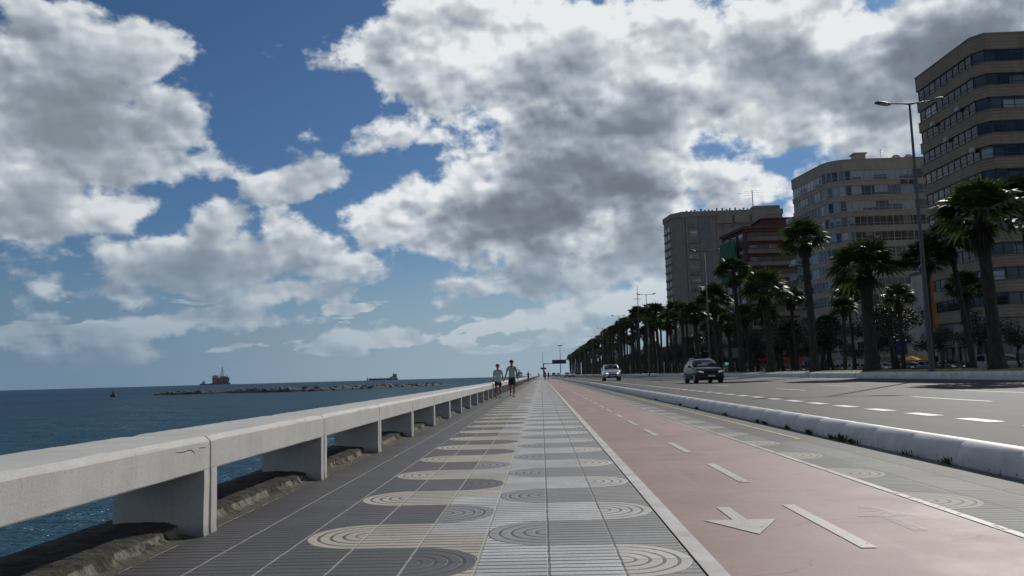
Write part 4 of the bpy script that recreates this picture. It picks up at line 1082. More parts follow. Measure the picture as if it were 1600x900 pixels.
lens_m = lens_mat('headlight_lens', .12); lens_on = lens_mat('lit_headlight_lens', 2.2)
def car_paint(name, c, rough=.28, coat=.5):
    m, t, b = new_mat(name)
    P = t.node('ShaderNodeTexCoord').outputs['Object']
    n = t.noise(P, 1.4, 5, .6); z = t.sep(P)[2]
    cc = t.mix(t.ss(n, .3, .7), tuple(k * .92 for k in c), tuple(min(1, k * 1.06) for k in c))
    dust = t.mul(t.ss(z, .75, .25), t.ss(t.noise(P, 3., 5, .65), .3, .65))
    t.put(b.inputs['Base Color'], t.mix(t.mul(dust, .18), cc, (.16, .145, .12)))
    t.put(b.inputs['Roughness'], t.ss(dust, 0, 1, rough, .6)); b.inputs['Coat Weight'].default_value = coat; b.inputs['Specular IOR Level'].default_value = .5 if coat > .3 else .28; b.inputs['Coat Roughness'].default_value = .06
    return m
m, t, b = new_mat('car_glass')
P = t.node('ShaderNodeTexCoord').outputs['Object']
t.put(b.inputs['Base Color'], t.mix(t.noise(P, 2., 3, .5), (.006, .008, .010), (.022, .026, .030))); b.inputs['Roughness'].default_value = .05; b.inputs['Specular IOR Level'].default_value = .55
glass_c = m

# stations from nose to tail: y, half width at sill, half width at shoulder, sill z, shoulder z
SHAPES = {
 'suv': dict(W=.965, L=4.8, body=[(0, .62, .60, .38, .62), (.04, .74, .72, .30, .78), (.18, .88, .84, .26, .95), (.45, .94, .90, .24, 1.03), (1.2, .955, .935, .24, 1.10), (1.5, .96, .945, .24, 1.12), (3.0, .96, .945, .24, 1.14), (4.2, .945, .92, .26, 1.16), (4.6, .90, .86, .32, 1.12), (4.76, .80, .76, .40, .98), (4.8, .70, .66, .46, .80)],
             cab=[(1.30, .80, 1.105, 1.12), (1.75, .80, 1.12, 1.42), (2.25, .74, 1.12, 1.63), (2.6, .70, 1.12, 1.685), (3.5, .69, 1.13, 1.675), (4.1, .68, 1.13, 1.60), (4.45, .70, 1.13, 1.40), (4.62, .76, 1.12, 1.17)], wheels=(.92, 3.80), wr=.37, rails=True),
 'jeep': dict(W=.93, L=4.7, body=[(0, .70, .68, .45, .70), (.03, .80, .78, .40, .84), (.12, .88, .86, .36, 1.02), (.35, .90, .88, .34, 1.10), (1.25, .92, .90, .34, 1.15), (1.5, .93, .91, .34, 1.17), (3.2, .93, .91, .34, 1.19), (4.4, .93, .90, .36, 1.19), (4.64, .90, .87, .40, 1.15), (4.7, .84, .80, .46, .95)],
             cab=[(1.35, .80, 1.15, 1.16), (1.60, .80, 1.16, 1.42), (1.95, .77, 1.17, 1.72), (2.2, .75, 1.18, 1.79), (3.4, .75, 1.18, 1.80), (4.3, .75, 1.18, 1.76), (4.55, .77, 1.18, 1.55), (4.64, .80, 1.17, 1.18)], wheels=(.85, 3.65), wr=.39, rails=True),
 'hatch': dict(W=.88, L=4.1, body=[(0, .60, .58, .30, .52), (.05, .72, .70, .22, .66), (.25, .84, .80, .19, .76), (.9, .87, .85, .18, .88), (1.3, .88, .86, .18, .91), (3.3, .88, .85, .19, .95), (3.85, .84, .79, .24, .93), (4.05, .76, .70, .32, .80), (4.1, .66, .62, .38, .64)],
              cab=[(1.0, .76, .89, .90), (1.5, .72, .91, 1.24), (1.9, .66, .92, 1.43), (2.6, .64, .93, 1.46), (3.3, .64, .94, 1.40), (3.7, .67, .95, 1.20), (3.95, .72, .94, .96)], wheels=(.78, 3.30), wr=.30, rails=False),
 'van': dict(W=.95, L=4.6, body=[(0, .66, .64, .34, .60), (.05, .78, .76, .26, .80), (.25, .90, .86, .23, .98), (.8, .94, .92, .22, 1.08), (1.1, .95, .93, .22, 1.10), (4.4, .95, .93, .24, 1.12), (4.58, .92, .90, .30, 1.10), (4.6, .88, .86, .34, 1.0)],
             cab=[(.85, .84, 1.08, 1.10), (1.3, .83, 1.10, 1.55), (1.65, .80, 1.11, 1.82), (2.0, .79, 1.11, 1.88), (4.3, .79, 1.12, 1.88), (4.5, .81, 1.12, 1.80), (4.58, .84, 1.11, 1.13)], wheels=(.80, 3.70), wr=.32, rails=False)}
def car_meshes(kind, paint, lens):
    S = SHAPES[kind]; out = {}
    b = MB(); rings = []
    for y, ws, wh, z0, z1 in S['body']:
        zm = z0 + (z1 - z0) * .55
        h = [(ws * .86, z0), (ws, z0 + .06), (max(ws, wh) + .012, zm), (wh + .006, z1 - .10), (wh - .05, z1 - .015), (wh * .55, z1 + .012), (0, z1 + .022)]
        rings.append([(x, y, z) for x, z in h] + [(-x, y, z) for x, z in h[-2::-1]])
    b.loft(rings)
    # roof and pillars: the cabin loft, its glass is laid on afterwards
    rings = []
    for y, wt, z0, z1 in S['cab']:
        wb = .90 * S['W']
        f = min(1, (z1 - z0) / .5)
        h = [(wb, z0 - .06), (wb - .03, z0), (wt + (wb - wt) * (1 - f) * .8, z0 + (z1 - z0) * .80), (wt - .07, z0 + (z1 - z0) * .96), (wt * .5, z1 - .0), (0, z1 + .015)]
        rings.append([(x, y, z) for x, z in h] + [(-x, y, z) for x, z in h[-2::-1]])
    b.loft(rings)
    # wheel arches read as dark flares
    out['body'] = b.mesh('body', paint)
    C = S['cab']; wb = .90 * S['W']
    # windscreen and rear screen
    def lerp(a, c, f): return a + (c - a) * f
    def cabat(y):
        for a, c in zip(C, C[1:]):
            if a[0] <= y <= c[0]:
                f = (y - a[0]) / (c[0] - a[0]); return [lerp(a[i], c[i], f) for i in (1, 2, 3)]
        return list(C[-1][1:])
    def screen(ya, yb, sgn):
        g = MB(); n = 6; rows = []
        for i in range(n + 1):
            y = lerp(ya, yb, i / n); wt, z0, z1 = cabat(y); f = min(1, (z1 - z0) / .5)
            w_ = (wt + (wb - wt) * (1 - f) * .8) * .90
            row = []
            for k in range(7):
                s = -1 + 2 * k / 6; row.append((w_ * s, y + sgn * .022 + sgn * .0 * s, z1 + .022 - .05 * s * s))
            rows.append(row)
        g.loft(rows, closed=False, cap=False)
        return g.mesh('windscreen', glass_c)
    ia = C[0][0]; ib = next(c[0] for c in C if c[3] > C[0][3] + .9 * (max(q[3] for q in C) - C[0][3]))
    out['windscreen'] = screen(ia + .12, ib - .05, -1)
    top = max(q[3] for q in C); ie = C[-1][0]; idn = [c[0] for c in C if c[3] > top - .12][-1]
    out['rear_screen'] = screen(idn + .08, ie - .10, 1)
    # side glass
    def side(sx):
        g = MB(); y0, y1 = ib - .12, idn + .05; cuts = [(y0 - .25, y0 + (y1 - y0) * .36), (y0 + (y1 - y0) * .39, y0 + (y1 - y0) * .72), (y0 + (y1 - y0) * .75, y1 + .12)]
        for a, c in cuts:
            pts = []
            for y in (a, c):
                wt, z0, z1 = cabat(y); hh = z1 - z0
                pts.append([(sx * (lerp(wb - .03, wt, .05) + .006), y, z0 + .03), (sx * (lerp(wb - .03, wt, .98) + .008), y, z0 + hh * .80)])
            g.poly([pts[0][0], pts[1][0], pts[1][1], pts[0][1]])
        return g.mesh('side_window', glass_c)
    out['side_r'], out['side_l'] = side(1), side(-1)
    # nose
    W, y = S['W'], 0.
    B = S['body']; zn = B[1][4]
    g = MB(); g.box((0, .05, lerp(B[1][3], zn, .62)), (W * .95, .14, (zn - B[1][3]) * .34), bevel=.03)
    out['grille'] = g.mesh('grille', trim_m)
    g = MB(); g.loft([[(x, .03 + .16 * (abs(x) / W) ** 3 - .05, z0 + dz) for dz in (0,)] + [(x, .0 + .16 * (abs(x) / W) ** 3 - .06, z0 + .10), (x, .02 + .16 * (abs(x) / W) ** 3, z0 + .24), (x, .2 + .16 * (abs(x) / W) ** 3, z0 + .24), (x, .2 + .16 * (abs(x) / W) ** 3, z0)] for x in [W * q for q in (-.93, -.7, -.35, 0, .35, .7, .93)] for z0 in (B[0][3] - .08,)], smooth=False)
    out['bumper'] = g.mesh('bumper', paint if kind == 'suv' else trim_m)
    g = MB(); g.box((0, -.055, B[0][3] + .12), (.50, .02, .11)); out['number_plate'] = g.mesh('number_plate', plate_m)
    def light(sx):
        g = MB(); zc = zn - .02
        for_ = [(sx * W * .52, -.0), (sx * W * .90, .20)]
        g.loft([[(sx * W * .52, .02, zc - .10), (sx * W * .52, .0, zc + .02), (sx * W * .52, .12, zc + .07), (sx * W * .52, .18, zc - .06)],
                [(sx * W * .74, .05, zc - .09), (sx * W * .74, .035, zc + .06), (sx * W * .74, .17, zc + .13), (sx * W * .74, .22, zc - .05)],
                [(sx * W * .91, .20, zc - .06), (sx * W * .905, .20, zc + .09), (sx * W * .87, .34, zc + .16), (sx * W * .88, .34, zc - .02)]])
        return g.mesh('headlight', lens)
    out['light_r'], out['light_l'] = light(1), light(-1)
    g = MB(); g.box((0, 0, 0), (.20, .10, .15), bevel=.035); g.box((-.12, .02, -.04), (.14, .04, .04)); out['mirror'] = g.mesh('mirror', paint)
    g = MB(); g.box((0, 0, 0), (.22, .06, .34), bevel=.02); out['tail_light'] = g.mesh('tail_light', red_m)
    if S['rails']:
        g = MB(); g.tube([(0, ib + .15, top - .02), (0, ib + .25, top + .045), (0, idn - .3, top + .035), (0, idn - .15, top - .04)], .022, 6); out['rail'] = g.mesh('roof_rail', chrome_m)
    r = S['wr']
    g = MB(); rr = [(.11, r * .62), (.125, r * .86), (.10, r * .985), (0, r), (-.10, r * .985), (-.125, r * .86), (-.11, r * .62)]
    g.loft([[(x, math.cos(k * math.pi / 12) * q, math.sin(k * math.pi / 12) * q) for k in range(24)] for x, q in rr]); out['tyre'] = g.mesh('tyre', tyre_m)
    g = MB(); g.tube([(.10, 0, 0), (.118, 0, 0)], [r * .60, r * .57], 20)
    for k in range(5):
        a = k * 2 * math.pi / 5; g.box((.124, math.cos(a) * r * .33, math.sin(a) * r * .33), (.02, r * .46, .07), rx=a)
    out['rim'] = g.mesh('rim', rim_m)
    g = MB(); g.tube([(-.16, 0, 0), (.035, 0, 0)], r * 1.13, 20); out['arch'] = g.mesh('wheel_arch', trim_m)
    out['S'] = S; out['top'] = top; out['dim'] = (W, B, zn, ib)
    return out
def car(name, M, loc, rz, label, cat='car', group=None):
    r = thing(name, loc, label, cat, group, rz)
    W, B, zn, ib = M['dim']; S = M['S']
    link('body', M['body'], r); link('windscreen', M['windscreen'], r); link('rear_screen', M['rear_screen'], r)
    link('side_window', M['side_r'], r); link('side_window', M['side_l'], r)
    link('grille', M['grille'], r); link('bumper', M['bumper'], r); link('number_plate', M['number_plate'], r)
    link('headlight', M['light_r'], r); link('headlight', M['light_l'], r)
    for sx in (1, -1):
        mo = link('mirror', M['mirror'], r, (sx * (W + .09), ib - .35, B[4][4] + .06)); mo.scale = (sx, 1, 1)
        link('tail_light', M['tail_light'], r, (sx * W * .80, S['L'] - .05, zn + .06))
        if 'rail' in M: link('roof_rail', M['rail'], r, (sx * .60 * W / .96, 0, 0))
        for wy in S['wheels']:
            wx = W - .115
            w_ = link('wheel', M['tyre'], r, (sx * wx, wy, S['wr'])); w_.scale = (sx, 1, 1)
            link('rim', M['rim'], w_)
            a = link('wheel_arch', M['arch'], r, (sx * (wx + .04), wy, S['wr'] + .02)); a.scale = (sx, 1, 1)
    return r
M_suv = car_meshes('suv', car_paint('black_car_paint', (.008, .009, .011), .32, .12), lens_m)
M_jeep = car_meshes('jeep', car_paint('white_car_paint', (.52, .53, .53)), lens_on)
M_whatch = car_meshes('hatch', car_paint('white_hatch_paint', (.58, .59, .60)), lens_m)
M_sil = car_meshes('hatch', car_paint('silver_car_paint', (.30, .32, .34), .25), lens_m)
M_blue = car_meshes('hatch', car_paint('blue_car_paint', (.06, .10, .17)), lens_m)
M_red = car_meshes('hatch', car_paint('red_car_paint', (.20, .025, .022)), lens_m)
M_drk = car_meshes('hatch', car_paint('charcoal_car_paint', (.03, .032, .035)), lens_m)
M_van = car_meshes('van', car_paint('pale_van_paint', (.33, .34, .34)), lens_m)
car('oncoming_car', M_suv, (11.55, 54.6, RZ), R(2), 'black off-road car with roof rails, nearest of the cars coming along the avenue')
car('oncoming_car', M_jeep, (7.75, 87, RZ), R(-1), 'white off-road car with lit headlights in the lane beside the kerb')
car('oncoming_car', M_whatch, (8.55, 221, RZ), 0, 'small far white car, rightmost of the distant pair behind the off-road car', group='far cars on the avenue')
car('oncoming_car', M_sil, (8.25, 254, RZ), 0, 'small far silver car just left of the distant white one', group='far cars on the avenue')
car('oncoming_car', M_sil, (7.2, 335, RZ), 0, 'tiny far silver car beneath the blue overhead sign', group='far cars on the avenue')
M_rv = car_meshes('van', car_paint('dark_red_van_paint', (.10, .018, .018)), lens_m)
car('oncoming_van', M_rv, (6.3, 402, RZ), 0, 'tiny far dark red van, leftmost vehicle on the avenue', 'van', 'far cars on the avenue')
# parked cars before the buildings, seen between the trunks
rc = random.Random(9)
kinds = [(M_sil, 'silver'), (M_drk, 'charcoal'), (M_blue, 'blue'), (M_whatch, 'white'), (M_red, 'dark red')]
order = [1, 0, 1, 2, 1, 0, 4, 0, 1, 2, 0, 1, 0, 2, 1, 4, 0, 3, 1, 2, 0, 1, 3, 1, 0, 4, 2, 1]
Yp = 74.
for j, q in enumerate(order):
    Mx, cn = kinds[q]
    if 82 < Yp < 94: Yp = 97.5      # the van stands in this gap
    car('parked_car', Mx, (50.3 + rc.uniform(-.15, .15), Yp, .06), math.pi / 2 * 0 + R(rc.uniform(-2, 2)), 'small %s car parked before the buildings, seen between palm trunks' % cn, group='%s cars parked before the buildings' % cn)
    Yp += rc.choice((5.4, 5.6, 5.9, 8.2))
car('parked_van', M_van, (51.4, 86.4, .06), R(180 - 90), 'pale grey van parked sideways before the shopfronts near the right edge', 'van')

# ---------------------------------------------------------------- people
def skin_tone(name, c): return plain(name, c, .55, var=.1, scale=6, spec=.35)
SK1, SK2 = skin_tone('tanned_skin', (.26, .12, .075)), skin_tone('fair_skin', (.34, .17, .115))
def skinned(name, verts, edges, radii, mat, parent, root=0, sub=2):
    me = bpy.data.meshes.new(name); me.from_pydata([tuple(v) for v in verts], edges, [])
    me.materials.append(mat)
    o = bpy.data.objects.new(name, me); col.objects.link(o)
    if parent is not None: o.parent = parent
    md = o.modifiers.new('skin', 'SKIN'); md.use_smooth_shade = True; md.branch_smoothing = .6
    ly = me.skin_vertices[0].data
    for i, r in enumerate(radii):
        ly[i].radius = r if isinstance(r, tuple) else (r, r)
    for i in range(len(verts)): ly[i].use_root = (i == root)
    sb = o.modifiers.new('subsurf', 'SUBSURF'); sb.levels = sb.render_levels = sub
    return o
def person(loc, rz, H, pose, skin, top_m, short_m, shoe_m, hair_m, hat, label, detail=True, group=None, sock_m=None, build=1.):
    """figure faces -Y; pose gives leg swing, arm swing and arm spread per side (index 0 = its right, at -X when seen from the front it is on the viewer's left)"""
    r = thing('person', loc, label, 'person', group, rz)
    s = H / 1.75
    V = lambda x, y, z: Vector((x * s, y * s, z * s))
    verts, edges, rad = [], [], []
    def add(p, rr, link_=None):
        verts.append(p); rad.append(tuple(q * s for q in rr) if isinstance(rr, tuple) else rr * s)
        if link_ is not None: edges.append((link_, len(verts) - 1))
        return len(verts) - 1
    pel = add(V(0, 0, .93), (.135 * build, .105 * build))
    wai = add(V(0, -.01, 1.08), (.125 * build, .10 * build), pel)
    che = add(V(0, .0, 1.28), (.145 * build, .11 * build), wai)
    sho = add(V(0, .01, 1.42), (.115 * build, .085), che)
    nck = add(V(0, .0, 1.50), .052, sho)
    chin = add(V(0, -.015, 1.57), (.064, .072), nck)
    hd = add(V(0, -.012, 1.645), (.088, .102), chin)
    crn = add(V(0, .0, 1.715), (.070, .080), hd)
    feet, hands, knees, elbows = [], [], [], []
    for k, sx in enumerate((-1, 1)):
        sw = pose['leg'][k]; bend = pose['knee'][k]
        hp = add(V(.095 * sx, 0, .88), .088 * build, pel)
        kn_p = V(.10 * sx, -math.sin(sw) * .42, .88 - math.cos(sw) * .42)
        kn = add(kn_p, .056 * build, hp)
        th = verts[hp].lerp(kn_p, .45); verts.append(th)
        rad.append((.080 * s * build, .080 * s * build)); edges.remove((hp, kn)); edges += [(hp, len(verts) - 1), (len(verts) - 1, kn)]
        a2 = sw - bend
        an_p = kn_p + V(0, -math.sin(a2) * .40, -math.cos(a2) * .40)
        cf = add(kn_p.lerp(an_p, .38) + V(0, .012, 0), .053 * build, kn)
        an = add(an_p, .034, cf)
        heel = an_p + V(0, .03, -.045); 
        toe = add(an_p + V(.015 * sx, -.13, -.045 + max(0, .0)), (.034, .022), an)
        feet.append(an_p); knees.append(kn_p)
        sh_ = add(V(.165 * sx * build, .005, 1.405), .058, sho)
        sp, asw, eb = pose['spread'][k], pose['arm'][k], pose['elbow'][k]
        el_p = verts[sh_] + V(math.sin(sp) * .29 * sx, -math.sin(asw) * .29, -math.cos(sp) * math.cos(asw) * .29)
        el = add(el_p, .040, sh_)
        a3 = asw + eb
        wr_p = el_p + V(math.sin(sp * .8) * .25 * sx, -math.sin(a3) * .25, -math.cos(sp * .8) * math.cos(a3) * .25)
        fa = add(el_p.lerp(wr_p, .3), .041, el); wr = add(wr_p, (.024, .028), fa)
        d = (wr_p - el_p).normalized()
        palm_ = add(wr_p + d * (.075 * s), (.018, .036), wr)
        hands.append((wr_p, d, sx))
    body = skinned('body', verts, edges, rad, skin, r, 0, 2)
    if detail:
        # fingers: short chains rooted in the palm, thumbs leaving its side
        for wr_p, d, sx in hands:
            fwd = Vector((0, -1, 0)); lat = d.cross(Vector((sx, 0, 0))).normalized()
            fv, fe, fr = [], [], []
            for j, (o_, ln) in enumerate(((-.028, .062), (-.010, .072), (.009, .068), (.026, .052))):
                b0 = wr_p + d * (.07 * s) + lat * (o_ * s); p1 = b0 + d * (ln * .55 * s); p2 = p1 + (d * .8 - Vector((sx * .55, 0, 0))).normalized() * (ln * .5 * s)
                i = len(fv); fv += [b0, p1, p2]; fe += [(i, i + 1), (i + 1, i + 2)]; fr += [.0095 * s, .0088 * s, .0075 * s]
                if i: fe.append((i - 3, i))
            i = len(fv); tb = wr_p + d * (.035 * s) - lat * (.024 * s); t1 = tb - lat * (.028 * s) + d * (.028 * s); t2 = t1 + d * (.03 * s) - lat * (.004 * s)
            fv += [tb, t1, t2]; fe += [(i, i + 1), (i + 1, i + 2), (0, i)]; fr += [.012 * s, .010 * s, .008 * s]
            skinned('hand', fv, fe, fr, skin, r, 0, 1)
        fb = MB()
        hz = 1.635 * s
        fb.loft([[(-.016 * s, -.092 * s, 1.60 * s), (0, -.124 * s, 1.605 * s), (.016 * s, -.092 * s, 1.60 * s), (0, -.078 * s, 1.597 * s)], [(-.008 * s, -.082 * s, 1.655 * s), (0, -.104 * s, 1.655 * s), (.008 * s, -.082 * s, 1.655 * s), (0, -.076 * s, 1.655 * s)]])
        for sx in (-1, 1): fb.ball((sx * .092 * s, .005 * s, 1.63 * s), (.012 * s, .022 * s, .034 * s), 8, 6)
        fb.build('nose_and_ears', skin, r)
        eb_ = MB()
        for sx in (-1, 1): eb_.ball((sx * .030 * s, -.095 * s, hz + .01 * s), (.013 * s, .008 * s, .007 * s), 8, 6)
        eb_.ball((0, -.094 * s, 1.575 * s), (.026 * s, .007 * s, .006 * s), 8, 5)
        eb_.build('eyes_and_mouth', plain('eye_dark', (.03, .018, .015), .4), r)
    # clothes: loose shells round the limbs
    cv, ce, cr = [], [], []
    def cadd(p, rr, l=None):
        cv.append(p); cr.append(tuple(q * s for q in rr) if isinstance(rr, tuple) else rr * s)
        if l is not None: ce.append((l, len(cv) - 1))
        return len(cv) - 1
    a = cadd(V(0, 0, pose.get('hem', .86) - .10), (.178 * build, .140 * build)); b_ = cadd(V(0, -.005, 1.08), (.168 * build, .132 * build), a); c_ = cadd(V(0, 0, 1.28), (.172 * build, .130 * build), b_); d_ = cadd(V(0, .008, 1.425), (.135 * build, .092), c_); cadd(V(0, 0, 1.475), (.070, .066), d_)
    for k, sx in enumerate((-1, 1)):
        sp, asw = pose['spread'][k], pose['arm'][k]
        q0 = V(.17 * sx * build, .005, 1.405); dirn = V(math.sin(sp) * sx, -math.sin(asw), -math.cos(sp) * math.cos(asw))
        i = cadd(q0, .075, d_); cadd(q0 + dirn * .10, .072, i); cadd(q0 + dirn * pose.get('sleeve', .22), .070, len(cv) - 1)
    skinned('shirt', cv, ce, cr, top_m, r, 0, 2)
    cv, ce, cr = [], [], []
    a = cadd(V(0, 0, 1.06), (.140 * build, .112 * build)); b_ = cadd(V(0, 0, .92), (.165 * build, .125 * build), a)
    for k, sx in enumerate((-1, 1)):
        hp = V(.095 * sx, 0, .86); kp = knees[k]
        i = cadd(hp.lerp(kp, .12), .112 * build, b_); i = cadd(hp.lerp(kp, .5), .104 * build, i); cadd(hp.lerp(kp, pose.get('short', .82)), .098 * build, i)
    skinned('shorts', cv, ce, cr, short_m, r, 0, 2)
    for k, sx in enumerate((-1, 1)):
        f = feet[k]; b = MB()
        up_ = 0 if f.z < .1 * s else 0
        pitch = pose['foot'][k]
        rings = []
        for y, w_, h in ((.075, .030, .075), (.05, .040, .085), (0, .042, .095), (-.06, .045, .07), (-.12, .046, .05), (-.165, .035, .038), (-.185, .018, .025)):
            rings.append([(-w_, y, 0), (-w_ * 1.05, y, .018), (-w_ * .7, y, h), (w_ * .7, y, h), (w_ * 1.05, y, .018), (w_, y, 0)])
        b.loft(rings)
        so_ = b.build('shoe', shoe_m[k] if isinstance(shoe_m, tuple) else shoe_m, r, (f.x, f.y, f.z - .075 * s)); so_.scale = (s, s, s); so_.rotation_euler = (pitch, 0, -.1 * sx * -1)
        if sock_m:
            b = MB(); b.tube([f + V(0, 0, -.03), f + V(0, 0, .05), f + (knees[k] - f).normalized() * (.13 * s)], [.040 * s, .040 * s, .045 * s], 12); b.build('sock', sock_m, r)
    hb = MB()
    if hat:
        hb.ball((0, .004 * s, 1.665 * s), (.110 * s, .126 * s, .108 * s), 18, 12)
        vs = [v for v in hb.bm.verts if v.co.z < 1.655 * s]; bmesh.ops.delete(hb.bm, geom=vs, context='VERTS')
        hb.loft([[(-.085 * s, -.07 * s, 1.668 * s), (0, -.105 * s, 1.672 * s), (.085 * s, -.07 * s, 1.668 * s)], [(-.07 * s, -.15 * s, 1.652 * s), (0, -.185 * s, 1.655 * s), (.07 * s, -.15 * s, 1.652 * s)]], closed=False, cap=False)
        hb.build('cap', hair_m, r)
    else:
        hb.ball((0, .012 * s, 1.672 * s), (.108 * s, .122 * s, .106 * s), 18, 12)
        for v in hb.bm.verts:
            v.co += Vector((mnoise.noise(v.co * 40), mnoise.noise(v.co * 40 + Vector((5, 0, 0))), mnoise.noise(v.co * 35 + Vector((0, 9, 0))))) * .008
        vs = [v for v in hb.bm.verts if (v.co.z < 1.60 * s) or (v.co.z < 1.672 * s and v.co.y < -.035 * s)]; bmesh.ops.delete(hb.bm, geom=vs, context='VERTS')
        hb.build('hair', hair_m, r)
    return r
GRN = plain('pale_green_cotton', (.40, .45, .39), .9, var=.1, scale=6, bump=.3, bdist=.01)
GRN2 = plain('grey_green_cotton', (.30, .36, .31), .9, var=.1, scale=6, bump=.3, bdist=.01)
NAVY = plain('navy_shorts_cloth', (.018, .019, .028), .85, var=.2, scale=8)
CHAR = plain('charcoal_shorts_cloth', (.030, .028, .034), .85, var=.2, scale=8)
WSHOE = plain('white_trainer', (.55, .55, .55), .6, var=.1, scale=12); BSHOE = plain('black_trainer', (.015, .015, .016), .6, var=.2, scale=12); SOCK = plain('white_sock', (.42, .42, .42), .9)
HAIR1, HAIR2, CAPR = plain('reddish_hair', (.075, .022, .014), .7, var=.3, scale=30), plain('dark_hair', (.025, .015, .012), .7, var=.3, scale=30), plain('dark_red_cap', (.085, .012, .018), .8, var=.2, scale=10)
poseL = dict(leg=(R(14), R(-16)), knee=(R(4), R(20)), arm=(R(-10), R(12)), spread=(R(9), R(14)), elbow=(R(6), R(10)), foot=(R(-6), R(12)), hem=.84, short=.66, sleeve=.24)
poseR = dict(leg=(R(-15), R(15)), knee=(R(20), R(4)), arm=(R(16), R(-8)), spread=(R(17), R(13)), elbow=(R(16), R(8)), foot=(R(10), R(-5)), hem=.92, short=.88, sleeve=.20)
person((-2.08, 37.9, 0.0), R(2), 1.58, poseL, SK2, GRN, NAVY, (WSHOE, WSHOE), HAIR1, False, 'shorter walker in loose pale green t-shirt and short dark shorts beside the sea wall', sock_m=SOCK, build=1.04)
person((-1.45, 39.0, 0.0), R(-3), 1.78, poseR, SK1, GRN2, CHAR, (BSHOE, BSHOE), CAPR, True, 'taller walker in a dark red cap, grey-green t-shirt and knee-length dark shorts')
poseF = dict(leg=(R(8), R(-8)), knee=(R(3), R(8)), arm=(R(-8), R(8)), spread=(R(10), R(10)), elbow=(R(8), R(8)), foot=(0, 0), hem=.86, short=.95)
PINK = plain('faded_red_top', (.30, .09, .085), .9, var=.15); DKT = plain('dark_top', (.03, .03, .035), .9, var=.2); JEAN = plain('dark_trousers', (.045, .042, .038), .9, var=.2); BEI = plain('beige_trousers', (.27, .22, .16), .9, var=.15)
person((.62, 143, 0), 0, 1.76, poseF, SK1, PINK, JEAN, BSHOE, HAIR2, False, 'far walker in a reddish top and dark trousers beside the bike lane edge', False)
person((1.55, 176, .006), 0, 1.66, poseF, SK1, DKT, JEAN, BSHOE, HAIR2, False, 'far dark-clothed walker on the red bike lane', False)
person((-1.95, 118, 0), R(30), 1.55, dict(poseF, spread=(R(42), R(44))), SK1, DKT, BEI, BSHOE, HAIR2, False, 'distant person with elbows out, standing beside the far sea wall', False)
person((-1.0, 300, 0), 0, 1.75, poseF, SK1, DKT, JEAN, BSHOE, HAIR2, False, 'tiny dark figure far along the tiled promenade', False)

# ---------------------------------------------------------------- sea, breakwater, vessels
SEA = -4.0
m, t, b = new_mat('sea_water')
P = t.node('ShaderNodeTexCoord').outputs['Object']
big = t.noise(t.vm('MULTIPLY', P, (.010, .022, 1.)), 1., 3, .5)
x, y, _ = t.sep(P)
shore = t.ss(x, -260, -10)
c = t.mix(shore, (.016, .045, .098), (.019, .068, .114))
c = t.mix(t.ss(big, .35, .65, 0, .6), c, (.025, .086, .122))
t.put(b.inputs['Base Color'], c)
b.inputs['Roughness'].default_value = .5; b.inputs['Specular IOR Level'].default_value = 0.
wv = t.add(t.mul(t.noise(t.vm('MULTIPLY', P, (.30, .55, 1.)), 1., 5, .6, .4), 1.), t.mul(t.noise(t.vm('MULTIPLY', P, (1.6, 2.6, 1.)), 1., 4, .6), .30))
wv = t.add(wv, t.mul(t.noise(t.vm('MULTIPLY', P, (.05, .10, 1.)), 1., 2, .5), 2.))
nb_ = t.bump(wv, 1., 1.6)
t.put(b.inputs['Normal'], nb_)
gl = t.node('ShaderNodeBsdfGlossy'); gl.inputs['Roughness'].default_value = .17; t.put(gl.inputs['Normal'], nb_); gl.inputs['Color'].default_value = (.85, .95, 1, 1)
mxs = t.node('ShaderNodeMixShader'); mxs.inputs[0].default_value = .11
t.l.new(b.outputs[0], mxs.inputs[1]); t.l.new(gl.outputs[0], mxs.inputs[2]); t.l.new(mxs.outputs[0], t.n['Material Output'].inputs[0])
mb = MB(); N = 160; RS = 4116.
ctr = mb.bm.verts.new((0, 0, SEA)); ring0 = None
angs = [math.pi * .5 - .02 + (math.pi + .2) * k / N for k in range(N + 1)]
prev = None
for rad in (60, 300, 1200, RS):
    ring = [mb.bm.verts.new((math.cos(a) * rad, math.sin(a) * rad, SEA)) for a in angs]
    if prev is None:
        for p_, q_ in zip(ring, ring[1:]): mb.bm.faces.new((ctr, p_, q_))
    else:
        for k in range(N): mb.bm.faces.new((prev[k], ring[k], ring[k + 1], prev[k + 1]))
    prev = ring
tag(mb.build('sea', m), kind='structure')

# breakwater: a dark rubble core and single boulders on it
def rock_mat(name, c0, c1):
    m, t, b = new_mat(name)
    P = t.node('ShaderNodeTexCoord').outputs['Object']; oi = t.node('ShaderNodeObjectInfo').outputs['Random']
    n = t.noise(t.vm('ADD', P, t.comb(t.mul(oi, 30.), 0, 0)), 1.3, 6, .65)
    c = t.mix(t.ss(n, .35, .65), c0, c1); c = t.vm('SCALE', c, scale=t.ss(oi, 0, 1, .65, 1.25, 'LINEAR'))
    wz = t.sep(t.node('ShaderNodeNewGeometry').outputs['Position'])[2]
    c = t.mix(t.ss(wz, SEA + 1.1, SEA + .4), c, (.025, .024, .02))
    t.put(b.inputs['Base Color'], c); b.inputs['Roughness'].default_value = .9
    t.put(b.inputs['Normal'], t.bump(n, .7, .15)); return m
RK1, RK2 = rock_mat('pale_boulder', (.17, .155, .135), (.34, .31, .27)), rock_mat('dark_boulder', (.075, .07, .062), (.15, .135, .12))  # pale and dark rock, two stone colours
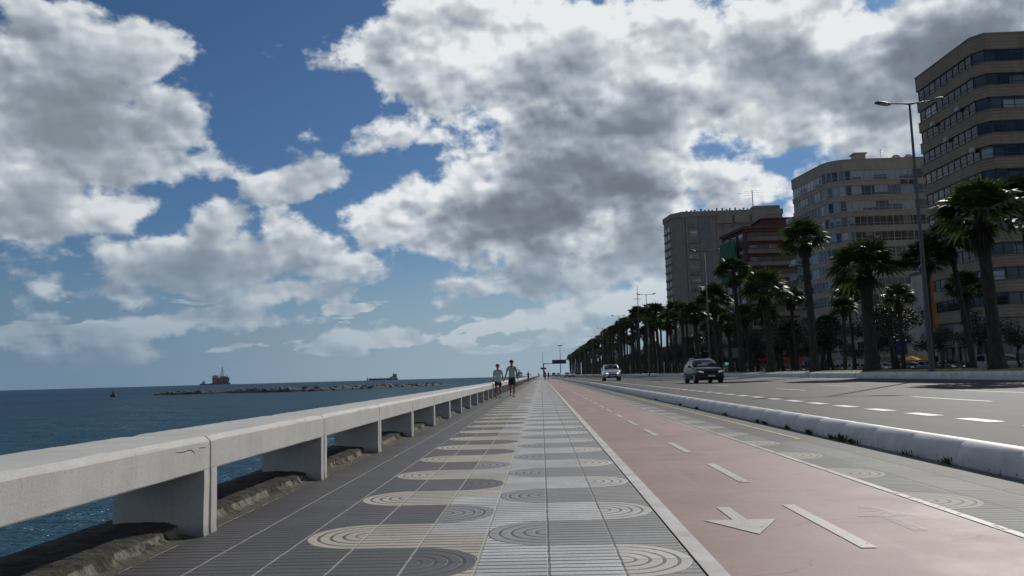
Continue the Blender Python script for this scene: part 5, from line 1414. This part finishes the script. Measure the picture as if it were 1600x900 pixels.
def rock_mesh(seed, mat):
    r = random.Random(seed); b = MB()
    g = bmesh.ops.create_icosphere(b.bm, subdivisions=2, radius=1)
    ax = [Vector((r.gauss(0, 1), r.gauss(0, 1), r.gauss(0, 1))).normalized() for _ in range(9)]
    for v in b.bm.verts:
        n = v.co.normalized(); k = 1.
        for i, a in enumerate(ax):
            d = n.dot(a)
            if d > .62: k = min(k, .62 / d * (1.02))
        v.co = n * k * (1 + .08 * mnoise.noise(n * 2.2 + Vector((seed, 0, 0))))
        v.co.z *= .72; v.co.x *= 1.15
    return b.mesh('boulder', mat)
rk_pale = [rock_mesh(s, RK1) for s in range(5)]; rk_dark = [rock_mesh(s + 20, RK2) for s in range(5)]
bwp = [(-196, 399, .5), (-176, 400, 1.), (-172, 404, .55), (-165, 406, .2), (-153, 404, .8), (-126, 388, 1.), (-112, 400, 1.), (-99, 425, .95), (-88, 440, .85), (-79, 471, .75), (-72, 498, .7), (-68, 538, .6)]
def along(f):
    L = [math.dist(a[:2], c[:2]) for a, c in zip(bwp, bwp[1:])]; T = sum(L) * f
    for a, c, l in zip(bwp, bwp[1:], L):
        if T <= l:
            k = T / l; return [a[i] + (c[i] - a[i]) * k for i in range(3)], Vector((c[0] - a[0], c[1] - a[1], 0)).normalized()
        T -= l
    return list(bwp[-1]), Vector((0, 1, 0))
b = MB(); rings = []
for k in range(140):
    (x, y, h), d = along(k / 139); n = Vector((d.y, -d.x, 0))
    ring = []
    for j in range(9):
        s = -1 + j / 4; z = SEA - .6 + (1.2 + 1.0 * h) * (1 - s * s) + .5 * mnoise.noise((k * .9, j * 1.3, 2)) * h
        q = Vector((x, y, 0)) + n * s * 4.2; ring.append((q.x + mnoise.noise((k * 1.1, j, 4)) * .6, q.y + mnoise.noise((k * 1.1, j, 8)) * .6, z))
    rings.append(ring)
b.loft(rings, closed=False, cap=False, smooth=False)
tag(b.build('breakwater_rubble', RK2), 'dark wet rubble core of the long low breakwater', 'breakwater', kind='stuff')
rr = random.Random(31)
for k in range(190):
    f = (k + rr.random()) / 190; (x, y, h), d = along(f); n = Vector((d.y, -d.x, 0))
    if h < .4 and rr.random() < .75: continue
    s = rr.uniform(-1, 1); pale = rr.random() < (.44 if f < .62 else .10)
    q = Vector((x, y, 0)) + n * s * 3.4
    sz = rr.uniform(.7, 1.4) * (.55 + .5 * h)
    o = link('boulder', (rk_pale if pale else rk_dark)[rr.randrange(5)], None, (q.x, q.y, SEA - .25 + (1.0 + 1.1 * h) * (1 - s * s * .8) + rr.uniform(-.2, .25)))
    o.scale = (sz, sz * rr.uniform(.8, 1.2), sz * rr.uniform(.7, 1.1)); o.rotation_euler = (rr.uniform(-.5, .5), rr.uniform(-.5, .5), rr.uniform(0, 6.28))
    if pale: tag(o, 'pale boulder among darker ones on the long low breakwater', 'boulder', 'pale boulders of the breakwater')
    else: tag(o, 'dark boulder piled on the long low breakwater', 'boulder', 'dark boulders of the breakwater')

# navigation buoy
BRED = plain('buoy_red', (.11, .012, .02), .5, var=.25, scale=1.5); BDK = plain('buoy_black', (.012, .012, .014), .6)
r = thing('buoy', (-206.6, 377.2, SEA), 'dark red buoy floating alone left of the breakwater', 'buoy')
b = MB(); b.tube([(0, 0, -.4), (0, 0, .0), (0, 0, .95), (0, 0, 1.1)], [1.2, 1.5, 1.5, 1.2], 20); b.build('float', BDK, r)
b = MB()
for a in range(4):
    x_, y_ = math.cos(a * math.pi / 2) * .8, math.sin(a * math.pi / 2) * .8; b.tube([(x_, y_, 1.05), (x_ * .35, y_ * .35, 2.5)], .07, 6)
for z_, q_ in ((1.5, .62), (2.0, .45)):
    b.tube([(math.cos(k * math.pi / 4) * q_, math.sin(k * math.pi / 4) * q_, z_) for k in range(9)], .05, 5)
b.tube([(0, 0, 1.1), (0, 0, 2.4)], [.5, .36], 10)
b.build('tower', BRED, r)
b = MB(); b.tube([(0, 0, 2.45), (0, 0, 2.9), (0, 0, 3.05)], [.28, .28, .1], 10); b.build('lantern', BRED, r)

# drilling rig on the horizon
RRED = plain('rig_red', (.135, .032, .038), .6, var=.2, scale=.08); RGRY = plain('rig_grey', (.16, .15, .155), .6, var=.25, scale=.1); RDK = plain('rig_dark', (.06, .055, .06), .6, var=.2, scale=.1); RYEL = plain('rig_pale', (.34, .32, .30), .6, var=.15, scale=.1)
r = thing('drilling_rig', (-1512.5, 3703., SEA), 'large red drilling rig with a tall derrick on the horizon', 'drilling rig', rz=R(22))
for sx in (-1, 1):
    b = MB(); b.box((0, sx * 28, 3), (86, 15, 9), bevel=2.); b.build('pontoon', RRED, r)
for x_ in (-27, 0, 27):
    for sx in (-1, 1):
        b = MB(); b.tube([(x_, sx * 28, 6), (x_, sx * 28, 22)], 9.5, 16); b.build('column', RRED, r)
b = MB(); b.box((0, 0, 12), (66, 52, 12), bevel=.5); b.build('bracing', RRED, r)
b = MB(); b.box((0, 0, 23.5), (76, 68, 13), bevel=.6); b.box((0, 0, 30.2), (80, 70, 1.4)); b.build('deck', RRED, r)
b = MB(); b.box((-24, -18, 36), (22, 26, 10)); b.box((-24, -18, 42.4), (17, 20, 2.6)); b.build('living_quarters', RYEL, r)
b = MB(); b.tube([(-38, -24, 40), (-38, -24, 41.2)], 12, 8); b.tube([(-34, -22, 31), (-37, -24, 40)], 1.2, 6); b.build('helideck', RDK, r)
b = MB(); b.box((8, 4, 35), (28, 30, 8)); b.box((24, -16, 34), (14, 14, 6)); b.build('drill_floor', RGRY, r)
b = MB()
for sx in (-1, 1):
    for sy in (-1, 1): b.tube([(6 + sx * 6.5, 4 + sy * 6.5, 39), (6 + sx * 1.6, 4 + sy * 1.6, 80)], .75, 5)
for k in range(8):
    f = k / 7; q = 6.5 - 4.9 * f; z_ = 39 + 41 * f
    pts = [(6 + q, 4 + q, z_), (6 - q, 4 + q, z_), (6 - q, 4 - q, z_), (6 + q, 4 - q, z_), (6 + q, 4 + q, z_)]; b.tube(pts, .5, 4)
    if k < 7:
        q2 = 6.5 - 4.9 * (k + 1) / 7; z2 = 39 + 41 * (k + 1) / 7
        for (ax, ay), (bx, by) in (((q, q), (-q2, q2)), ((-q, q), (-q2, -q2)), ((-q, -q), (q2, -q2)), ((q, -q), (q2, q2))): b.tube([(6 + ax, 4 + ay, z_), (6 + bx, 4 + by, z2)], .42, 4)
b.box((6, 4, 81.5), (4.2, 4.2, 3)); b.build('derrick', RDK, r)
for x_, y_, a_ in ((-12, -30, .7), (30, 24, 2.2)):
    b = MB(); b.tube([(x_, y_, 30), (x_, y_, 42)], 2, 8); b.tube([(x_, y_, 41), (x_ + math.cos(a_) * 26, y_ + math.sin(a_) * 26, 54)], [1.2, .6], 5); b.build('crane', RYEL, r)

def hull(b, L, W, D, F=.18, sheer=2.):
    rings = []
    for i in range(13):
        f = i / 12; x_ = (f - .5) * L; w_ = W / 2 * min(1, ((1 - f) / F) ** .6 if f > 1 - F else 1) * (1 if f > .06 else .85)
        zt = D + sheer * max(0, (f - .75) / .25) ** 2
        rings.append([(x_, -w_, zt), (x_, -w_ * .96, zt * .4), (x_, -w_ * .6, -2.5), (x_, w_ * .6, -2.5), (x_, w_ * .96, zt * .4), (x_, w_, zt)])
    b.loft(rings)
# supply vessel left of the rig
VB = plain('vessel_blue', (.05, .055, .095), .5, var=.15, scale=.2); VW = plain('vessel_white', (.30, .31, .35), .5, var=.15, scale=.2)
r = thing('supply_vessel', (-1554., 3642.3, SEA), 'small blue-grey supply vessel just left of the drilling rig', 'ship', rz=R(200))
b = MB(); hull(b, 60, 15, 5.5); b.build('hull', VB, r)
b = MB(); b.box((14, 0, 9.5), (14, 12, 8)); b.box((13, 0, 15.6), (9, 11, 4)); b.tube([(10, 0, 17), (10, 0, 26)], .5, 6); b.build('wheelhouse', VW, r)
# tanker
TB = plain('tanker_hull', (.018, .022, .040), .5, var=.15, scale=.1); TR = plain('tanker_brown', (.13, .055, .05), .6, var=.2, scale=.1)
r = thing('tanker', (-755.1, 3775.2, SEA), 'long dark low tanker with brown superstructure at its right end, on the horizon', 'ship', rz=R(180 + 11))
b = MB(); hull(b, 138, 22, 9, .1, 1.5); b.build('hull', TB, r)
b = MB(); b.box((-50, 0, 14), (17, 20, 10)); b.box((-52, 0, 22), (14, 18, 6.5)); b.box((-49, 0, 27), (10, 22, 3.5)); b.build('superstructure', TR, r)
b = MB(); b.box((-60, 0, 19), (7, 9, 20)); b.tube([(-52, 0, 28), (-52, 0, 37)], .7, 6); b.build('funnel', TR, r)
b = MB(); b.box((-50, 0, 6.2), (18, 22.6, 6.)); b.build('white_band', VW, r)
b = MB(); b.box((-36, 0, 12), (8, 14, 8)); b.build('pump_house', TB, r)
for x_ in (-20, 12, 40):
    b = MB(); b.tube([(x_, 0, 9), (x_, 0, 13)], .8, 6); b.tube([(x_ - 4, 0, 12.5), (x_ + 5, 0, 12.9)], .4, 5); b.build('deck_crane', TB, r)
# far blue rig behind the walkers
RB = plain('rig_blue_grey', (.055, .055, .085), .7, var=.15, scale=.1)
r = thing('drillship', (-112.5, 4048.4, SEA), 'small dark blue drillship far off, just right of the taller walker', 'ship', rz=R(80))
b = MB(); hull(b, 110, 21, 10); b.build('hull', RB, r)
b = MB(); b.box((8, 0, 15), (16, 18, 10)); b.box((30, 0, 16), (14, 18, 12)); b.build('superstructure', RB, r)
b = MB()
for sx in (-1, 1):
    for sy in (-1, 1): b.tube([(-8 + sx * 6, sy * 5.5, 10), (-8 + sx * 1.5, sy * 1.5, 36)], .9, 5)
for k in range(6):
    q = 6 - 4.5 * k / 5; z_ = 10 + 26 * k / 5; b.tube([(-8 + q, q, z_), (-8 - q, q, z_), (-8 - q, -q, z_), (-8 + q, -q, z_), (-8 + q, q, z_)], .7, 4)
b.build('derrick', RB, r)
# sailing boat left of the tanker
a_ = Vector((-330., 1495., SEA)); r = thing('sailing_boat', a_, 'tiny pale sailing boat beyond the breakwater, left of the tanker', 'boat', rz=R(160))
b = MB(); hull(b, 9, 2.8, 1.1, .35, .3); b.build('hull', VW, r)
b = MB(); b.tube([(.4, 0, 1), (.4, 0, 12.5)], .09, 6); b.tube([(.4, 0, 2), (-3.4, 0, 2.1)], .07, 6); b.build('mast', VW, r)
b = MB(); b.loft([[(.3, .05, 2.2), (-3.2, .25, 2.3), (-3.1, .2, 2.25)], [(.3, .05, 7), (-1.6, .35, 7), (-1.5, .3, 7)], [(.3, .05, 12.2), (.15, .08, 12.2), (.2, .06, 12.2)]]); b.build('sail', VW, r)

# ---------------------------------------------------------------- overhead sign, boards, parasol
SB = plain('sign_blue', (.025, .035, .085), .5, var=.12, scale=1.); SGRY = plain('sign_steel', (.15, .155, .165), .5, .5, var=.12)
r = thing('overhead_sign', (1.15, 372, 0), 'blue overhead road sign on a long arm from a pole, far down the avenue', 'road sign')
b = MB(); b.tube([(0, 0, 0), (0, 0, 6.4)], [.26, .2], 10); b.build('pole', SGRY, r)
b = MB(); b.tube([(0, 0, 6.1), (10.4, 0, 6.1)], [.16, .12], 8); b.tube([(0, 0, 6.35), (4, 0, 6.12)], .06, 6); b.build('arm', SGRY, r)
b = MB(); b.box((7.3, -.2, 6.95), (6.6, .14, 1.75), bevel=.05); so_ = b.build('sign_panel', SB, r)
b = MB()
for z_ in (6.3, 7.6): b.box((7.3, -.08, z_), (6.3, .10, .10))
b.build('panel_rail', SGRY, so_)
b = MB(); b.box((-.15, -.3, 3.95), (2.7, .16, .85), bevel=.08); b.build('sign_board', plain('board_dark', (.022, .02, .03), .6, var=.1), r)
r = thing('lamp_mast', (.95, 395, 0), 'thin pole rising just left of the overhead sign support', 'mast')
b = MB(); b.tube([(0, 0, 0), (0, 0, 12.2)], [.14, .07], 8); b.build('pole', SGRY, r)
b = MB(); b.box((0, -.3, 12.25), (.3, .8, .16), bevel=.04); b.build('lamp_head', SGRY, r)

# blue service-road sign seen between the trunks
r = thing('parking_sign', (42.6, 95.3, .06), 'square blue sign on a post before the banded blocks, left of the yellow parasol', 'road sign')
b = MB(); b.tube([(0, 0, 0), (0, 0, 4.3)], .05, 8); b.build('post', SGRY, r)
bb = plain('sign_bright_blue', (.012, .036, .17), .45, var=.08, scale=2.)
b = MB(); b.box((0, -.08, 3.05), (1.3, .05, 1.7), bevel=.02); pn = b.build('panel', bb, r)
b = MB(); b.box((.05, -.112, 3.0), (.62, .006, .22)); b.build('pale_mark', plain('sign_pale_blue', (.10, .19, .38), .5, var=.1), pn)
# yellow parasols of a terrace
YL = plain('yellow_canvas', (.46, .24, .012), .8, var=.12, scale=2.)
for i, (x_, y_, lab) in enumerate(((43.6, 95.2, 'yellow terrace parasol beside the blue sign, left one of the pair'), (45.4, 96.6, 'yellow terrace parasol behind the lamp post, right one of the pair'))):
    r = thing('parasol', (x_, y_, .06), lab, 'parasol', 'yellow terrace parasols')
    b = MB(); b.tube([(0, 0, 0), (0, 0, 2.15)], .03, 8); b.build('pole', SGRY, r)
    b = MB(); rings = []
    for q_, z_ in ((1.25, 1.38), (1.25, 1.52), (.85, 1.72), (.4, 1.92), (.03, 2.02)):
        rings.append([(math.cos(k * math.pi / 8) * q_ * (1 if k % 2 == 0 else .95), math.sin(k * math.pi / 8) * q_ * (1 if k % 2 == 0 else .95), z_ - (.0 if k % 2 == 0 else .0)) for k in range(16)])
    b.loft(rings, cap=False, smooth=False); ca = b.build('canopy', YL, r)
    sd_ = ca.modifiers.new('thickness', 'SOLIDIFY'); sd_.thickness = .015
    b = MB(); b.box((0, 0, .06), (.5, .5, .12), bevel=.03); b.build('foot', SGRY, r)
# pale notice board hung on the office block, purple heading over a turquoise foot
r = thing('notice_board', (52.2, 94.6, 4.15), 'pale banner board with purple heading and turquoise foot, beside the nearest palm trunk', 'banner')
b = MB(); b.box((0, 0, 1.05), (2.0, .10, 2.1), bevel=.02); bo = b.build('board', plain('banner_pale', (.26, .27, .27), .6, var=.08), r)
b = MB(); b.box((0, -.056, 1.78), (1.9, .006, .42)); b.build('heading_band', plain('banner_purple', (.10, .085, .21), .6, var=.15, scale=4.), bo)
b = MB(); b.box((0, -.056, .30), (1.9, .006, .42)); b.build('foot_band', plain('banner_turquoise', (.06, .20, .22), .6, var=.15, scale=4.), bo)
for sx in (-1, 1):
    b = MB(); b.tube([(sx * .8, .1, -4.1), (sx * .8, .1, 1.9)], .05, 6); b.build('post', SGRY, r)
# white shop board and green shop lamp left of the brick block's foot
r = thing('shop_board', (40.6, 166, .06), 'pale green-white shop board under the red awning of the brick block', 'shop sign')
b = MB(); b.box((0, 0, 4.4), (3.0, .14, 2.0), bevel=.03); b.build('panel', plain('board_pale', (.24, .30, .30), .6, var=.12), r)
for sx in (-1, 1):
    b = MB(); b.tube([(sx * 1.2, .1, 0), (sx * 1.2, .1, 4.4)], .05, 6); b.build('post', SGRY, r)
r = thing('pharmacy_sign', (29.6, 128, .45), 'small glowing green sign right behind the nearest dark car', 'shop sign')
b = MB(); b.tube([(0, 0, 0), (0, 0, 1.4)], .04, 6); b.build('post', SGRY, r)
b = MB(); b.box((0, -.05, 1.55), (.55, .10, .42), bevel=.03)
gm2, t, bs = new_mat('green_lit_face'); P = t.node('ShaderNodeTexCoord').outputs['Object']
t.put(bs.inputs['Base Color'], (.02, .18, .11)); t.put(bs.inputs['Emission Color'], t.mix(t.noise(P, 5., 2, .5), (.02, .30, .18), (.05, .50, .32))); bs.inputs['Emission Strength'].default_value = .7
b.build('lit_panel', gm2, r)
# small weeds along the kerb foot
wm = plain('weed_leaf', (.045, .07, .018), .8, var=.3, scale=4.)
rw = random.Random(77)
b = MB()
for yy_, n_ in ((8.4, 20), (9.3, 30), (10.9, 60), (11.25, 90), (11.6, 40), (12.6, 60), (13.7, 45), (15.0, 50), (15.5, 40), (18.2, 50), (21.5, 60), (24, 50), (29, 60)):
    for q in range(n_ // 2):
        x_ = 4.12 + rw.gauss(0, .018); y_ = yy_ + rw.gauss(0, .07); h_ = rw.uniform(.015, .085) * (1.5 if yy_ == 11.25 else 1); a_ = rw.random() * 6.28; w_ = rw.uniform(.004, .010)
        dx_, dy_ = math.cos(a_) * w_, math.sin(a_) * w_
        tip = (x_ + rw.uniform(-.05, .015), y_ + rw.uniform(-.04, .04), h_)
        mid = ((x_ + tip[0]) / 2, (y_ + tip[1]) / 2, h_ * .6)
        b.poly([(x_ - dx_, y_ - dy_, .002), (x_ + dx_, y_ + dy_, .002), (mid[0] + dx_ * 1.6, mid[1] + dy_ * 1.6, mid[2]), tip, (mid[0] - dx_ * 1.6, mid[1] - dy_ * 1.6, mid[2])])
tag(b.build('weeds', wm), 'small weeds sprouting along the foot of the white kerb', 'weeds', kind='stuff')

# ---------------------------------------------------------------- sea air
b = MB(); b.b2((-4400, -420, -10.5), (4400, 4500, 96))
hm = bpy.data.materials.new('haze'); hm.use_nodes = True
for n_ in list(hm.node_tree.nodes):
    if n_.type == 'BSDF_PRINCIPLED': hm.node_tree.nodes.remove(n_)
pv_ = hm.node_tree.nodes.new('ShaderNodeVolumePrincipled')
pv_.inputs['Color'].default_value = (.70, .84, 1, 1); pv_.inputs['Density'].default_value = .000014; pv_.inputs['Anisotropy'].default_value = .2
hm.node_tree.links.new(pv_.outputs[0], hm.node_tree.nodes['Material Output'].inputs['Volume'])
tag(b.build('haze', hm), kind='stuff')
